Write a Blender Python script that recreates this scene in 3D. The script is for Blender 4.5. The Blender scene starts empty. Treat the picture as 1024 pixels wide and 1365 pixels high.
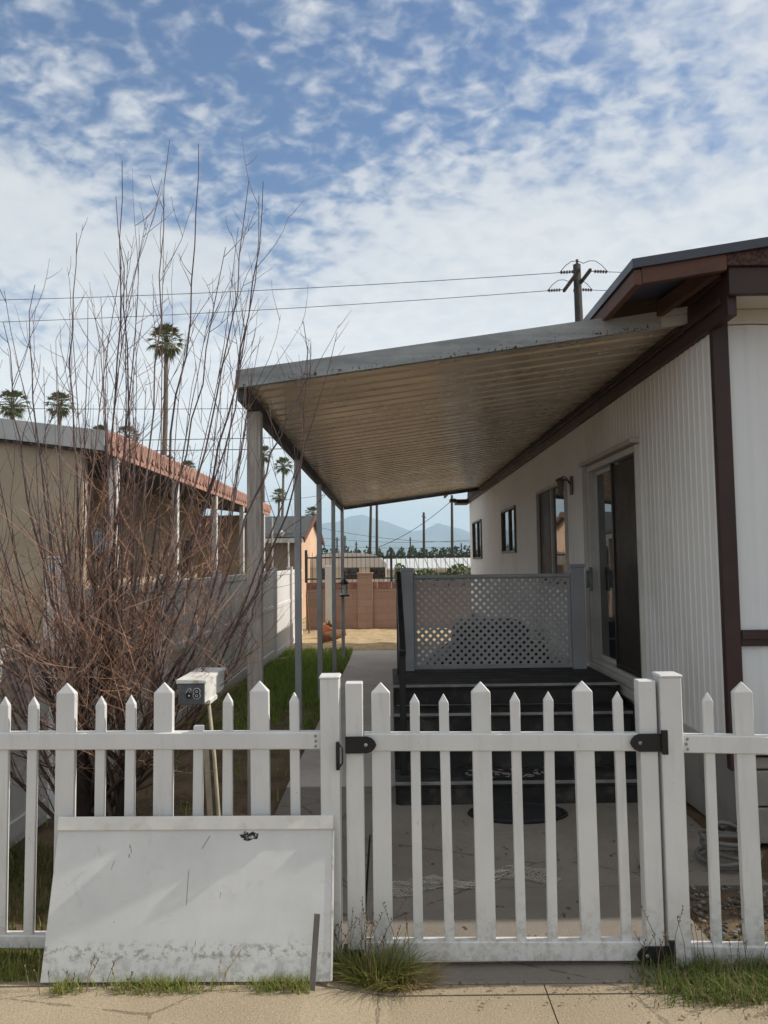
import bpy, bmesh, math, random
from math import sin, cos, pi, radians, sqrt, atan2
from mathutils import Vector, Matrix
random.seed(11)
S = bpy.context.scene
COL = S.collection
R = random.random
def U(a, b): return random.uniform(a, b)

# ------------------------------------------------------------------ camera
F_PX, W_PX, H_PX = 1010.0, 1024.0, 1365.0
PITCH, YAW, ROLL = math.atan(65.5/F_PX), math.atan(-4/F_PX), radians(0.75)
EYE = Vector((0, 0, 1.6))
fwd = Vector((sin(YAW)*cos(PITCH), cos(YAW)*cos(PITCH), sin(PITCH)))
r0 = fwd.cross(Vector((0, 0, 1))).normalized()
u0 = r0.cross(fwd).normalized()
rgt = r0*cos(ROLL) - u0*sin(ROLL)
upv = u0*cos(ROLL) + r0*sin(ROLL)
cam_d = bpy.data.cameras.new('camera')
cam = bpy.data.objects.new('camera', cam_d); COL.objects.link(cam)
M = Matrix((rgt, upv, -fwd)).transposed().to_4x4(); M.translation = EYE
cam.matrix_world = M
cam_d.sensor_fit = 'VERTICAL'; cam_d.sensor_height = 36.0
cam_d.lens = F_PX/H_PX*36.0
cam_d.clip_start = 0.05; cam_d.clip_end = 40000
S.camera = cam

def ray(px, py): return fwd*F_PX + rgt*(px-W_PX/2) - upv*(py-H_PX/2)
def at(px, py, Y):            # measured point of the place at distance Y
    d = ray(px, py); return EYE + d*(Y/d.y)
def atX(px, py, X):
    d = ray(px, py); return EYE + d*(X/d.x)
def atZ(px, py, Z=0.0):
    d = ray(px, py); return EYE + d*((Z-EYE.z)/d.z)

def gz(y):                    # the lot falls gently towards the back
    return -0.028*min(max(y-5.5, 0), 9.1)

# ------------------------------------------------------------------ materials
class NT:
    def __init__(s, nt): s.nt = nt; s.n = nt.nodes; s.l = nt.links
    def node(s, t, **kw):
        n = s.n.new(t)
        for k, v in kw.items(): setattr(n, k, v)
        return n
    def put(s, sock, v):
        if isinstance(v, bpy.types.NodeSocket): s.l.new(v, sock)
        elif isinstance(v, (tuple, list)):
            sock.default_value = tuple(v)+(1.0,) if (sock.type == 'RGBA' and len(v) == 3) else tuple(v)
        else: sock.default_value = v
    def math(s, op, a, b=0.0, c=None, clamp=False):
        n = s.node('ShaderNodeMath', operation=op); n.use_clamp = clamp
        s.put(n.inputs[0], a); s.put(n.inputs[1], b)
        if c is not None: s.put(n.inputs[2], c)
        return n.outputs[0]
    def mix(s, f, a, b, blend='MIX'):
        n = s.node('ShaderNodeMix', data_type='RGBA', blend_type=blend)
        s.put(n.inputs[0], f); s.put(n.inputs[6], a); s.put(n.inputs[7], b)
        return n.outputs[2]
    def ramp(s, f, lo, hi, a=0.0, b=1.0):
        n = s.node('ShaderNodeMapRange', interpolation_type='SMOOTHSTEP'); n.clamp = True
        s.put(n.inputs[0], f); n.inputs[1].default_value = lo; n.inputs[2].default_value = hi
        n.inputs[3].default_value = a; n.inputs[4].default_value = b
        return n.outputs[0]
    def coord(s, which='Object', scale=(1, 1, 1), loc=(0, 0, 0)):
        tc = s.node('ShaderNodeTexCoord'); m = s.node('ShaderNodeMapping')
        s.l.new(tc.outputs[which], m.inputs[0]); m.inputs['Scale'].default_value = scale
        m.inputs['Location'].default_value = loc
        return m.outputs[0]
    def noise(s, vec, scale, detail=4, rough=.55, dist=0.0):
        n = s.node('ShaderNodeTexNoise'); s.put(n.inputs['Vector'], vec)
        n.inputs['Scale'].default_value = scale; n.inputs['Detail'].default_value = detail
        n.inputs['Roughness'].default_value = rough; n.inputs['Distortion'].default_value = dist
        return n.outputs['Fac']
    def voro(s, vec, scale, feature='F1', rnd=1.0):
        n = s.node('ShaderNodeTexVoronoi', feature=feature); s.put(n.inputs['Vector'], vec)
        n.inputs['Scale'].default_value = scale; n.inputs['Randomness'].default_value = rnd
        return n.outputs
    def bump(s, h, strength=.3, dist=.01):
        b = s.node('ShaderNodeBump'); s.put(b.inputs['Height'], h)
        b.inputs['Strength'].default_value = strength; b.inputs['Distance'].default_value = dist
        return b.outputs[0]

MATS = {}
def new_mat(name):
    m = bpy.data.materials.new(name); m.use_nodes = True
    t = NT(m.node_tree); b = m.node_tree.nodes['Principled BSDF']
    MATS[name] = m
    return m, t, b

def plain(name, col, rough=.6, var=.18, scale=3.0, bump=.0, bscale=60, metal=0.0, spec=.4,
          dirt=None, dirt_amt=.5, dirt_scale=2.0, dirt_lo=.5, dirt_hi=.75, stretch=(1, 1, 1), island=0.0):
    m, t, b = new_mat(name)
    v = t.coord('Object', stretch)
    n = t.noise(v, scale, 5, .6)
    lo = tuple(c*(1-var) for c in col); hi = tuple(min(1, c*(1+var)) for c in col)
    c = t.mix(t.ramp(n, .3, .7), lo, hi)
    if dirt:
        d = t.noise(v, dirt_scale, 7, .65)
        c = t.mix(t.math('MULTIPLY', t.ramp(d, dirt_lo, dirt_hi), dirt_amt), c, dirt)
    if island:
        g = t.node('ShaderNodeNewGeometry')
        f = t.math('MULTIPLY_ADD', g.outputs['Random Per Island'], 2*island, 1-island)
        mm = t.node('ShaderNodeMix', data_type='RGBA', blend_type='MULTIPLY')
        mm.inputs[0].default_value = 1.0; t.put(mm.inputs[6], c)
        cc = t.node('ShaderNodeCombineColor')
        for i in range(3): t.l.new(f, cc.inputs[i])
        t.l.new(cc.outputs[0], mm.inputs[7]); c = mm.outputs[2]
    t.put(b.inputs['Base Color'], c)
    rr = t.ramp(n, .2, .8, max(.02, rough-.1), min(1, rough+.1))
    t.put(b.inputs['Roughness'], rr)
    b.inputs['Metallic'].default_value = metal
    b.inputs['Specular IOR Level'].default_value = spec
    if bump:
        t.put(b.inputs['Normal'], t.bump(t.noise(v, bscale, 6, .65), bump, .004))
    return m

def two_tone(name, a, b_, rough=.8, trans=0.0, c3=None):
    """leaf and blade material: colour drawn per leaf"""
    m, t, b = new_mat(name)
    g = t.node('ShaderNodeNewGeometry')
    r = g.outputs['Random Per Island']
    c = t.mix(r, a, b_)
    if c3: c = t.mix(t.ramp(r, .8, .82), c, c3)
    t.put(b.inputs['Base Color'], c); b.inputs['Roughness'].default_value = rough
    b.inputs['Specular IOR Level'].default_value = .25
    if trans:
        tr = t.node('ShaderNodeBsdfTranslucent'); t.put(tr.inputs[0], c)
        ms = t.node('ShaderNodeMixShader'); ms.inputs[0].default_value = trans
        out = t.n['Material Output']
        t.l.new(b.outputs[0], ms.inputs[1]); t.l.new(tr.outputs[0], ms.inputs[2]); t.l.new(ms.outputs[0], out.inputs[0])
    return m

# vinyl of the picket fence: white with grey grime low down and faint streaks
def vinyl():
    m, t, b = new_mat('white_vinyl')
    v = t.coord('Object'); vs = t.coord('Object', (1, 1, .12))
    c = t.mix(t.ramp(t.noise(v, 2.5, 5), .35, .7), (.66, .66, .655), (.73, .73, .725))
    g = t.math('MULTIPLY', t.ramp(t.noise(vs, 22, 6, .7), .50, .78), .36)
    c = t.mix(g, c, (.42, .39, .35))
    s = t.math('MULTIPLY', t.ramp(t.noise(v, 60, 3, .6), .68, .74), .35)
    c = t.mix(s, c, (.30, .28, .25))
    gp_ = t.node('ShaderNodeNewGeometry'); sz_ = t.node('ShaderNodeSeparateXYZ'); t.l.new(gp_.outputs['Position'], sz_.inputs[0])
    spl = t.math('MULTIPLY', t.ramp(sz_.outputs[2], .34, .06), t.ramp(t.noise(v, 30, 7, .7), .42, .66))
    c = t.mix(t.math('MULTIPLY', spl, .5), c, (.33, .27, .20))
    t.put(b.inputs['Base Color'], c); b.inputs['Roughness'].default_value = .42
    b.inputs['Specular IOR Level'].default_value = .4
    t.put(b.inputs['Normal'], t.bump(t.noise(v, 35, 4), .06, .004))
vinyl()
plain('fence_vinyl_far', (.74, .73, .72), .5, .05, 1.5, dirt=(.40, .37, .32), dirt_amt=.35, dirt_scale=3)

def concrete(name, base, dark, speck=.5, agg=120, bump=.5, stain=(.2, .17, .14)):
    m, t, b = new_mat(name)
    v = t.coord('Object')
    big = t.noise(v, 1.3, 6, .6)
    c = t.mix(t.ramp(big, .3, .7), dark, base)
    vo = t.voro(v, agg)
    k = t.math('MULTIPLY', t.ramp(t.noise(v, agg*1.1, 3, .7), .5, .68), speck)
    c = t.mix(k, c, tuple(x*.42 for x in base))
    k2 = t.math('MULTIPLY', t.ramp(t.noise(v, agg*.7, 3, .7), .56, .7), speck*.7)
    c = t.mix(k2, c, tuple(min(.8, x*1.5) for x in base))
    st = t.math('MULTIPLY', t.ramp(t.noise(v, 2.6, 8, .7, .6), .55, .78), .5)
    c = t.mix(st, c, stain)
    # thin wandering cracks
    cr = t.voro(t.coord('Object', (1, 1, 1)), .9, 'DISTANCE_TO_EDGE')[0]
    w = t.math('ADD', cr, t.math('MULTIPLY', t.math('SUBTRACT', t.noise(v, 6, 5, .7), .5), .05))
    ck = t.math('MULTIPLY', t.ramp(t.math('ABSOLUTE', w), .001, .0045, 1, 0), .6)
    c = t.mix(ck, c, tuple(x*.3 for x in dark))
    t.put(b.inputs['Base Color'], c); b.inputs['Roughness'].default_value = .9
    b.inputs['Specular IOR Level'].default_value = .2
    h = t.math('ADD', t.math('MULTIPLY', vo[0], .6), t.noise(v, agg*.6, 5, .7))
    t.put(b.inputs['Normal'], t.bump(h, bump, .006))
concrete('sidewalk_concrete', (.385, .315, .222), (.31, .253, .178), .6, 130, .5, (.30, .24, .18))
concrete('driveway_concrete', (.265, .235, .20), (.20, .178, .152), .3, 110, .3, (.12, .105, .09))
plain('path_concrete', (.52, .47, .42), .9, .12, 1.2, .2, 60, dirt=(.24, .21, .18), dirt_amt=.4)
plain('asphalt', (.055, .055, .056), .9, .2, 3, .5, 120)

def soil():
    m, t, b = new_mat('soil')
    v = t.coord('Object')
    c = t.mix(t.ramp(t.noise(v, 1.6, 6, .65), .35, .65), (.11, .075, .045), (.21, .15, .095))
    c = t.mix(t.ramp(t.noise(v, 26, 5, .7), .55, .75), c, (.31, .24, .16))
    far = t.node('ShaderNodeSeparateXYZ'); t.put(far.inputs[0], v)
    c = t.mix(t.ramp(far.outputs[1], 14.5, 16.5), c, t.mix(t.ramp(t.noise(v, 5, 7, .7), .35, .7), (.40, .29, .165), (.60, .46, .28)))
    c = t.mix(t.ramp(far.outputs[1], 60, 300), c, (.20, .18, .12))
    t.put(b.inputs['Base Color'], c); b.inputs['Roughness'].default_value = .95
    b.inputs['Specular IOR Level'].default_value = .15
    t.put(b.inputs['Normal'], t.bump(t.noise(v, 30, 7, .7), .7, .03))
soil()
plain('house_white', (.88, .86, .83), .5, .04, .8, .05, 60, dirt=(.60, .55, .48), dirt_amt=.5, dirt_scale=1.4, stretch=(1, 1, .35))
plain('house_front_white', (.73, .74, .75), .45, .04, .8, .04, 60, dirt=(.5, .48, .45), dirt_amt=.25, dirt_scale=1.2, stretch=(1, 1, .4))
plain('soffit_cream', (.64, .61, .56), .7, .06, 2)
plain('trim_cream', (.55, .51, .45), .6, .08, 3, dirt=(.28, .25, .2), dirt_amt=.4)
plain('maroon_trim', (.050, .027, .025), .5, .2, 4, .1, 60, spec=.35)
plain('maroon_shingle', (.085, .05, .045), .95, .5, 60, 1.0, 90, spec=.2)
plain('roof_edge', (.055, .062, .085), .45, .15, 3, spec=.5)
plain('raw_wood', (.125, .062, .045), .75, .3, 6, .3, 50, dirt=(.04, .025, .02), dirt_amt=.7, dirt_scale=3, stretch=(1, .3, 1))
plain('dark_wood', (.06, .038, .03), .85, .4, 5, .3, 40)
plain('skirt_metal', (.30, .275, .25), .6, .12, 2, .15, 30, dirt=(.13, .11, .09), dirt_amt=.5, dirt_scale=3)
plain('block_grey', (.30, .275, .245), .95, .15, 6, .5, 60, dirt=(.14, .12, .1), dirt_amt=.4)
plain('black', (.012, .012, .013), .45, .2, 6, .15, 80, spec=.5)
plain('black_wood', (.024, .023, .022), .6, .4, 5, .3, 50, dirt=(.16, .14, .12), dirt_amt=.55, dirt_scale=6, dirt_lo=.5)
plain('step_edge', (.30, .30, .30), .45, .2, 10, metal=.4)
plain('rail_grey', (.36, .365, .375), .6, .12, 4, .15, 50, dirt=(.15, .14, .13), dirt_amt=.4)
plain('lattice_grey', (.42, .415, .41), .6, .1, 4)
plain('door_white', (.60, .58, .54), .45, .06, 3, dirt=(.33, .3, .26), dirt_amt=.35)
plain('screen_dark', (.040, .032, .027), .5, .15, 5, spec=.2)
def glass():
    m, t, b = new_mat('glass')
    b.inputs['Base Color'].default_value = (.03, .033, .035, 1)
    b.inputs['Roughness'].default_value = .025; b.inputs['IOR'].default_value = 1.6
    b.inputs['Specular IOR Level'].default_value = .9
    t.put(b.inputs['Normal'], t.bump(t.noise(t.coord('Object'), 1.6, 2), .05, .02))
glass()
plain('lamp_metal', (.16, .13, .09), .5, .3, 20, metal=.5)

def awning_under():
    m, t, b = new_mat('awning_sheet')
    v = t.coord('Object'); vs = t.coord('Object', (.18, 3.2, 1))
    c = t.mix(t.ramp(t.noise(vs, 2.2, 6, .65), .3, .72), (.55, .475, .375), (.68, .60, .49))
    c = t.mix(t.math('MULTIPLY', t.ramp(t.noise(v, 1.1, 7, .7), .5, .75), .45), c, (.24, .18, .12))
    t.put(b.inputs['Base Color'], c)
    t.put(b.inputs['Roughness'], t.ramp(t.noise(v, 2.5, 4), .3, .7, .20, .30))
    b.inputs['Metallic'].default_value = .35
    b.inputs['Specular IOR Level'].default_value = .5
awning_under()
def weathered_metal():
    m, t, b = new_mat('gutter_metal')
    v = t.coord('Object'); vs = t.coord('Object', (.5, 1, 2.5))
    c = t.mix(t.ramp(t.noise(vs, 5, 7, .65), .3, .7), (.24, .255, .265), (.40, .415, .42))
    sx = t.node('ShaderNodeSeparateXYZ'); t.put(sx.inputs[0], v)
    c = t.mix(t.ramp(sx.outputs[0], .9, 2.6), c, (.60, .59, .56))
    sp = t.ramp(t.noise(v, 48, 4, .6), .56, .60)
    sp = t.math('MULTIPLY', sp, t.ramp(t.noise(v, 2.2, 3), .44, .56))
    # rust blooms along the lower lip of the sloping gutter
    low = t.math('MULTIPLY_ADD', sx.outputs[0], -.1302, sx.outputs[2])
    low = t.ramp(low, .008, .030, 1, 0)
    c = t.mix(t.math('MULTIPLY', sp, t.math('MULTIPLY_ADD', low, .9, .12)), c, (.03, .02, .014))
    t.put(b.inputs['Base Color'], c); b.inputs['Metallic'].default_value = .3
    b.inputs['Roughness'].default_value = .55
    t.put(b.inputs['Normal'], t.bump(t.noise(v, 25, 5), .15, .006))
weathered_metal()
plain('beam_dark', (.075, .072, .075), .6, .3, 4, .2, 40, metal=.2)
plain('post_steel', (.45, .455, .46), .55, .12, 3, .1, 30, metal=.2, dirt=(.17, .15, .13), dirt_amt=.4)
def weathered_wood():
    m, t, b = new_mat('weathered_wood')
    v = t.coord('Object', (1, 1, .06))
    n = t.noise(v, 55, 6, .7, .5)
    c = t.mix(t.ramp(n, .3, .7), (.30, .265, .24), (.56, .51, .47))
    c = t.mix(t.math('MULTIPLY', t.ramp(t.noise(t.coord('Object'), 3, 5), .5, .75), .5), c, (.42, .38, .35))
    t.put(b.inputs['Base Color'], c); b.inputs['Roughness'].default_value = .9
    t.put(b.inputs['Normal'], t.bump(n, .6, .006))
weathered_wood()
plain('trunk_bark', (.028, .022, .020), .95, .4, 12, .8, 60, spec=.15)
plain('stem_bark', (.095, .068, .058), .85, .35, 9, spec=.2, island=.45)
plain('twig_bark', (.31, .185, .13), .8, .35, 5, spec=.2, island=.5)
plain('whip_bark', (.14, .10, .10), .8, .3, 5, spec=.25, island=.4)
two_tone('grass_green', (.16, .21, .04), (.34, .36, .10), .75, .35, (.32, .27, .11))
two_tone('grass_lawn', (.19, .31, .04), (.31, .43, .08), .75, .35, (.13, .14, .05))
two_tone('grass_dark', (.09, .14, .03), (.19, .22, .06), .8, .3, (.30, .24, .11))
two_tone('grass_dry', (.34, .25, .11), (.46, .36, .17), .85, .3)
two_tone('seed_stalk', (.12, .085, .06), (.20, .15, .09), .9)
two_tone('leaf_litter', (.10, .06, .035), (.22, .15, .085), .9)
two_tone('pebble', (.07, .064, .058), (.24, .22, .20), .95)
two_tone('ivy', (.06, .11, .03), (.16, .22, .08), .8, .2, (.42, .43, .36))
two_tone('far_tree', (.020, .038, .016), (.045, .07, .028), .9)
two_tone('palm_leaf', (.055, .085, .035), (.12, .15, .06), .7, .2, (.20, .16, .09))
plain('palm_trunk', (.13, .105, .085), .95, .25, 8)
plain('pole_wood', (.045, .04, .038), .9, .3, 5, .2, 40)
plain('insulator', (.07, .05, .045), .4, .2, 8)
plain('wire_black', (.03, .03, .032), .6, .1, 2)
plain('stucco_tan', (.46, .38, .28), .95, .1, 1.5, .3, 70)
plain('roof_grey', (.50, .50, .50), .8, .12, 3, .1, 40)
plain('tile_red', (.40, .225, .175), .9, .25, 7, .2, 40, dirt=(.33, .2, .16), dirt_amt=.5, dirt_scale=6)
plain('post_white', (.68, .67, .65), .6, .06, 3)
plain('stucco_peach_shaded', (.22, .18, .15), .9, .1, 2, .2, 60)  # peach house walls away from the sun, their shade put into the colour
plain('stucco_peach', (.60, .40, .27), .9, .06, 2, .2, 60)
plain('shingle_dark', (.070, .075, .075), .95, .35, 14, .5, 30)
plain('fascia_brown', (.11, .05, .04), .8, .2, 4)
plain('roof_pale', (.55, .56, .55), .7, .08, 2)
plain('wall_pale', (.52, .51, .47), .8, .08, 2)
plain('iron', (.05, .05, .052), .6, .2, 6)
plain('brown_plank', (.20, .10, .055), .9, .3, 6)
plain('clay', (.42, .16, .09), .85, .2, 8)
plain('tarp_dark', (.010, .011, .012), .6, .3, 3, .3, 12)
plain('hose_grey', (.17, .16, .15), .5, .2, 6)
plain('mountain', (.075, .085, .08), 1.0, .4, .0012, 0)
plain('lid_white', (.74, .73, .70), .5, .08, 8, dirt=(.33, .27, .2), dirt_amt=.7, dirt_scale=14, dirt_lo=.5, dirt_hi=.66, bump=.1)
plain('box_dark', (.075, .08, .088), .5, .3, 10, .1, 30, dirt=(.2, .2, .2), dirt_amt=.4, dirt_scale=9)
plain('ink_white', (.72, .72, .70), .5, .03, 5)
plain('ink_black', (.012, .012, .014), .5, .1, 5)
plain('stick_pale', (.42, .37, .28), .8, .2, 8)
plain('net_white', (.55, .52, .47), .6, .15, 6)
plain('mat_dark', (.016, .016, .017), .95, .3, 20, .8, 120)
plain('bronze', (.02, .02, .02), .4, .1, 5, metal=.5)

def block_wall_mat():
    m, t, b = new_mat('block_pink')
    v = t.coord('Object')
    sw = t.node('ShaderNodeSeparateXYZ'); t.put(sw.inputs[0], v)
    cb = t.node('ShaderNodeCombineXYZ'); t.l.new(sw.outputs[0], cb.inputs[0]); t.l.new(sw.outputs[2], cb.inputs[1])
    br = t.node('ShaderNodeTexBrick'); t.l.new(cb.outputs[0], br.inputs['Vector'])
    br.inputs['Scale'].default_value = 1.0
    br.inputs['Brick Width'].default_value = .4; br.inputs['Row Height'].default_value = .2
    br.inputs['Mortar Size'].default_value = .008
    br.inputs['Color1'].default_value = (.40, .265, .21, 1); br.inputs['Color2'].default_value = (.35, .23, .18, 1)
    br.inputs['Mortar'].default_value = (.30, .20, .16, 1)
    c = t.mix(t.math('MULTIPLY', t.ramp(t.noise(v, 1.4, 6), .45, .75), .4), br.outputs[0], (.40, .26, .19))
    t.put(b.inputs['Base Color'], c); b.inputs['Roughness'].default_value = .95
    t.put(b.inputs['Normal'], t.bump(t.math('ADD', t.math('MULTIPLY', br.outputs[1], -1.0), t.math('MULTIPLY', t.noise(v, 50, 4), .3)), .5, .01))
block_wall_mat()
plain('block_red', (.28, .14, .115), .95, .3, 8, .3, 50)

def board_mat():
    """grey-white board with scuffs, scratches, a mildew band near its foot (object space: x along, z up the board)"""
    m, t, b = new_mat('old_board')
    v = t.coord('Object')
    c = t.mix(t.ramp(t.noise(v, 3, 6, .6), .3, .7), (.62, .62, .615), (.71, .71, .70))
    c = t.mix(t.math('MULTIPLY', t.ramp(t.noise(v, 9, 8, .7, 1.0), .56, .72), .35), c, (.42, .41, .40))
    sp = t.node('ShaderNodeSeparateXYZ'); t.put(sp.inputs[0], v); X, Z = sp.outputs[0], sp.outputs[2]
    band = t.math('MULTIPLY', t.ramp(Z, .05, .085), t.ramp(Z, .15, .10))
    sc = t.ramp(t.noise(t.coord('Object', (1, 1, 1.5)), 21, 8, .78, .15), .49, .60)
    c = t.mix(t.math('MULTIPLY', t.math('MULTIPLY', band, sc), .75), c, (.19, .185, .17))
    low = t.math('MULTIPLY', t.ramp(Z, .12, .02), t.ramp(t.noise(v, 24, 6, .7), .42, .62))
    c = t.mix(t.math('MULTIPLY', low, .55), c, (.26, .255, .235))
    # separate scratches: short strokes in a stretched, turned noise
    rot = t.node('ShaderNodeMapping'); t.l.new(t.node('ShaderNodeTexCoord').outputs['Object'], rot.inputs[0])
    rot.inputs['Rotation'].default_value = (0, radians(28), 0); rot.inputs['Scale'].default_value = (9, 1, 1.6)
    s2 = t.ramp(t.noise(rot.outputs[0], 5, 3, .5), .735, .755)
    c = t.mix(t.math('MULTIPLY', s2, .8), c, (.10, .10, .10))
    def stroke(x, z, w, h, ang, col, k):
        nonlocal c
        dx = t.math('SUBTRACT', X, x); dz = t.math('SUBTRACT', Z, z)
        ca, sa = cos(ang), sin(ang)
        a = t.math('ABSOLUTE', t.math('ADD', t.math('MULTIPLY', dx, ca), t.math('MULTIPLY', dz, sa)))
        bb = t.math('ABSOLUTE', t.math('ADD', t.math('MULTIPLY', dx, -sa), t.math('MULTIPLY', dz, ca)))
        f = t.math('MULTIPLY', t.ramp(a, w*.5, w, 1, 0), t.ramp(bb, h*.7, h, 1, 0))
        c = t.mix(t.math('MULTIPLY', f, k), c, col)
    stroke(-.015, .315, .002, .07, 0, (.13, .13, .13), .8)
    stroke(.045, .475, .002, .032, -.55, (.10, .10, .10), .85)
    stroke(-.245, .45, .002, .016, .2, (.15, .15, .15), .8)
    stroke(-.25, .428, .003, .008, 0, (.12, .12, .12), .8)
    stroke(-.31, .395, .002, .02, -.3, (.2, .2, .2), .7)
    fl = t.ramp(t.noise(v, 70, 3, .8), .40, .46)
    dx = t.math('MULTIPLY', t.math('SUBTRACT', X, .21), 1.0); dz = t.math('SUBTRACT', Z, .495)
    ell = t.math('ADD', t.math('POWER', t.math('DIVIDE', dx, .046), 2.0), t.math('POWER', t.math('DIVIDE', dz, .018), 2.0))
    ell = t.math('ADD', ell, t.math('MULTIPLY', t.math('SUBTRACT', t.noise(v, 32, 4, .7), .5), 3.4))
    c = t.mix(t.math('MULTIPLY', t.ramp(ell, .55, .75, 1, 0), fl), c, (.02, .02, .02))
    t.put(b.inputs['Base Color'], c); b.inputs['Roughness'].default_value = .6
    b.inputs['Specular IOR Level'].default_value = .3
    t.put(b.inputs['Normal'], t.bump(t.noise(v, 14, 6), .08, .01))
board_mat()
plain('board_trim', (.72, .70, .65), .6, .08, 4, dirt=(.34, .29, .22), dirt_amt=.5, dirt_scale=7, dirt_lo=.5, dirt_hi=.75)

# ------------------------------------------------------------------ mesh helpers
class MB:
    def __init__(s): s.bm = bmesh.new()
    def box(s, x0, x1, y0, y1, z0, z1, bev=0.0, mtx=None):
        r = bmesh.ops.create_cube(s.bm, size=1.0)
        vs = r['verts']
        for v in vs:
            v.co = Vector(((x0+x1)/2+v.co.x*(x1-x0), (y0+y1)/2+v.co.y*(y1-y0), (z0+z1)/2+v.co.z*(z1-z0)))
        if mtx: bmesh.ops.transform(s.bm, matrix=mtx, verts=vs)
        if bev:
            es = list({e for v in vs for e in v.link_edges})
            bmesh.ops.bevel(s.bm, geom=es, offset=bev, segments=1, affect='EDGES')
        return s
    def beam(s, a, b, w, h, bev=0.0, up=Vector((0, 0, 1))):
        a, b = Vector(a), Vector(b); d = (b-a); L = d.length; d = d/L
        x = d.cross(up)
        if x.length < 1e-4: x = Vector((1, 0, 0))
        x.normalize(); z = x.cross(d)
        m = Matrix((x, d, z)).transposed().to_4x4(); m.translation = (a+b)/2
        return s.box(-w/2, w/2, -L/2, L/2, -h/2, h/2, bev, m)
    def face(s, pts):
        return s.bm.faces.new([s.bm.verts.new(p) for p in pts])
    def prism(s, pts, vec):
        """closed polygon pts extruded by vec"""
        vec = Vector(vec)
        a = [s.bm.verts.new(Vector(p)) for p in pts]; b = [s.bm.verts.new(Vector(p)+vec) for p in pts]
        n = len(a)
        s.bm.faces.new(a[::-1]); s.bm.faces.new(b)
        for i in range(n): s.bm.faces.new((a[i], a[(i+1) % n], b[(i+1) % n], b[i]))
        return s
    def tube(s, pts, rad, n=6, cap=True):
        pts = [Vector(p) for p in pts]
        if not isinstance(rad, (list, tuple)): rad = [rad]*len(pts)
        prev = None; x = None
        for i, p in enumerate(pts):
            d = (pts[min(i+1, len(pts)-1)]-pts[max(i-1, 0)])
            if d.length < 1e-9: d = Vector((0, 0, 1))
            d.normalize()
            if x is None:
                x = d.cross(Vector((0, 0, 1)))
                if x.length < .05: x = d.cross(Vector((1, 0, 0)))
            else: x = x - d*x.dot(d)
            x.normalize(); y = d.cross(x)
            ring = [s.bm.verts.new(p+(x*cos(2*pi*k/n)+y*sin(2*pi*k/n))*rad[i]) for k in range(n)]
            if prev:
                for k in range(n): s.bm.faces.new((prev[k], prev[(k+1) % n], ring[(k+1) % n], ring[k]))
            elif cap and n > 2: s.bm.faces.new(ring[::-1])
            prev = ring
        if cap: s.bm.faces.new(prev)
        return s
    def lathe(s, prof, c, n=16):
        prev = None
        for (r, z) in prof:
            ring = [s.bm.verts.new((c[0]+r*cos(2*pi*k/n), c[1]+r*sin(2*pi*k/n), c[2]+z)) for k in range(n)]
            if prev:
                for k in range(n): s.bm.faces.new((prev[k], prev[(k+1) % n], ring[(k+1) % n], ring[k]))
            else: s.bm.faces.new(ring[::-1])
            prev = ring
        s.bm.faces.new(prev)
        return s
    def blade(s, p, h, w, az, lean, bend):
        """a narrow curved grass blade"""
        d = Vector((cos(az), sin(az), 0)); side = Vector((-sin(az), cos(az), 0))
        prev = None
        for i in range(4):
            t = i/3
            q = Vector(p)+d*(lean*h*t+bend*h*t*t)+Vector((0, 0, h*(t-.35*bend*t*t)))
            ww = w*(1-t*.92)
            pair = (s.bm.verts.new(q-side*ww/2), s.bm.verts.new(q+side*ww/2))
            if prev: s.bm.faces.new((prev[0], prev[1], pair[1], pair[0]))
            prev = pair
        return s
    def build(s, name, mat, parent=None, smooth=False, loc=None):
        bmesh.ops.recalc_face_normals(s.bm, faces=s.bm.faces)
        me = bpy.data.meshes.new(name)
        off = Vector((0, 0, 0))
        if parent is not None:
            p = parent
            while p is not None: off = off+p.location; p = p.parent
        elif loc is not None: off = Vector(loc)
        if off.length: bmesh.ops.translate(s.bm, verts=s.bm.verts, vec=-off)
        s.bm.to_mesh(me); s.bm.free()
        if smooth:
            for f in me.polygons: f.use_smooth = True
        me.materials.append(MATS[mat])
        o = bpy.data.objects.new(name, me); COL.objects.link(o)
        if parent is not None: o.parent = parent
        elif loc is not None: o.location = loc
        return o

def tag(o, label=None, cat=None, group=None, kind=None):
    if label: o['label'] = label
    if cat: o['category'] = cat
    if group: o['group'] = group
    if kind: o['kind'] = kind
    return o
def thing(name, loc, label, cat, group=None):
    o = bpy.data.objects.new(name, None); COL.objects.link(o); o.location = loc
    o.empty_display_size = .1
    return tag(o, label, cat, group)
def part(name, mat, parent, **boxes): pass
def P(name, mat, parent, *box, bev=0.0, smooth=False):
    return MB().box(*box, bev).build(name, mat, parent, smooth)

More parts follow.
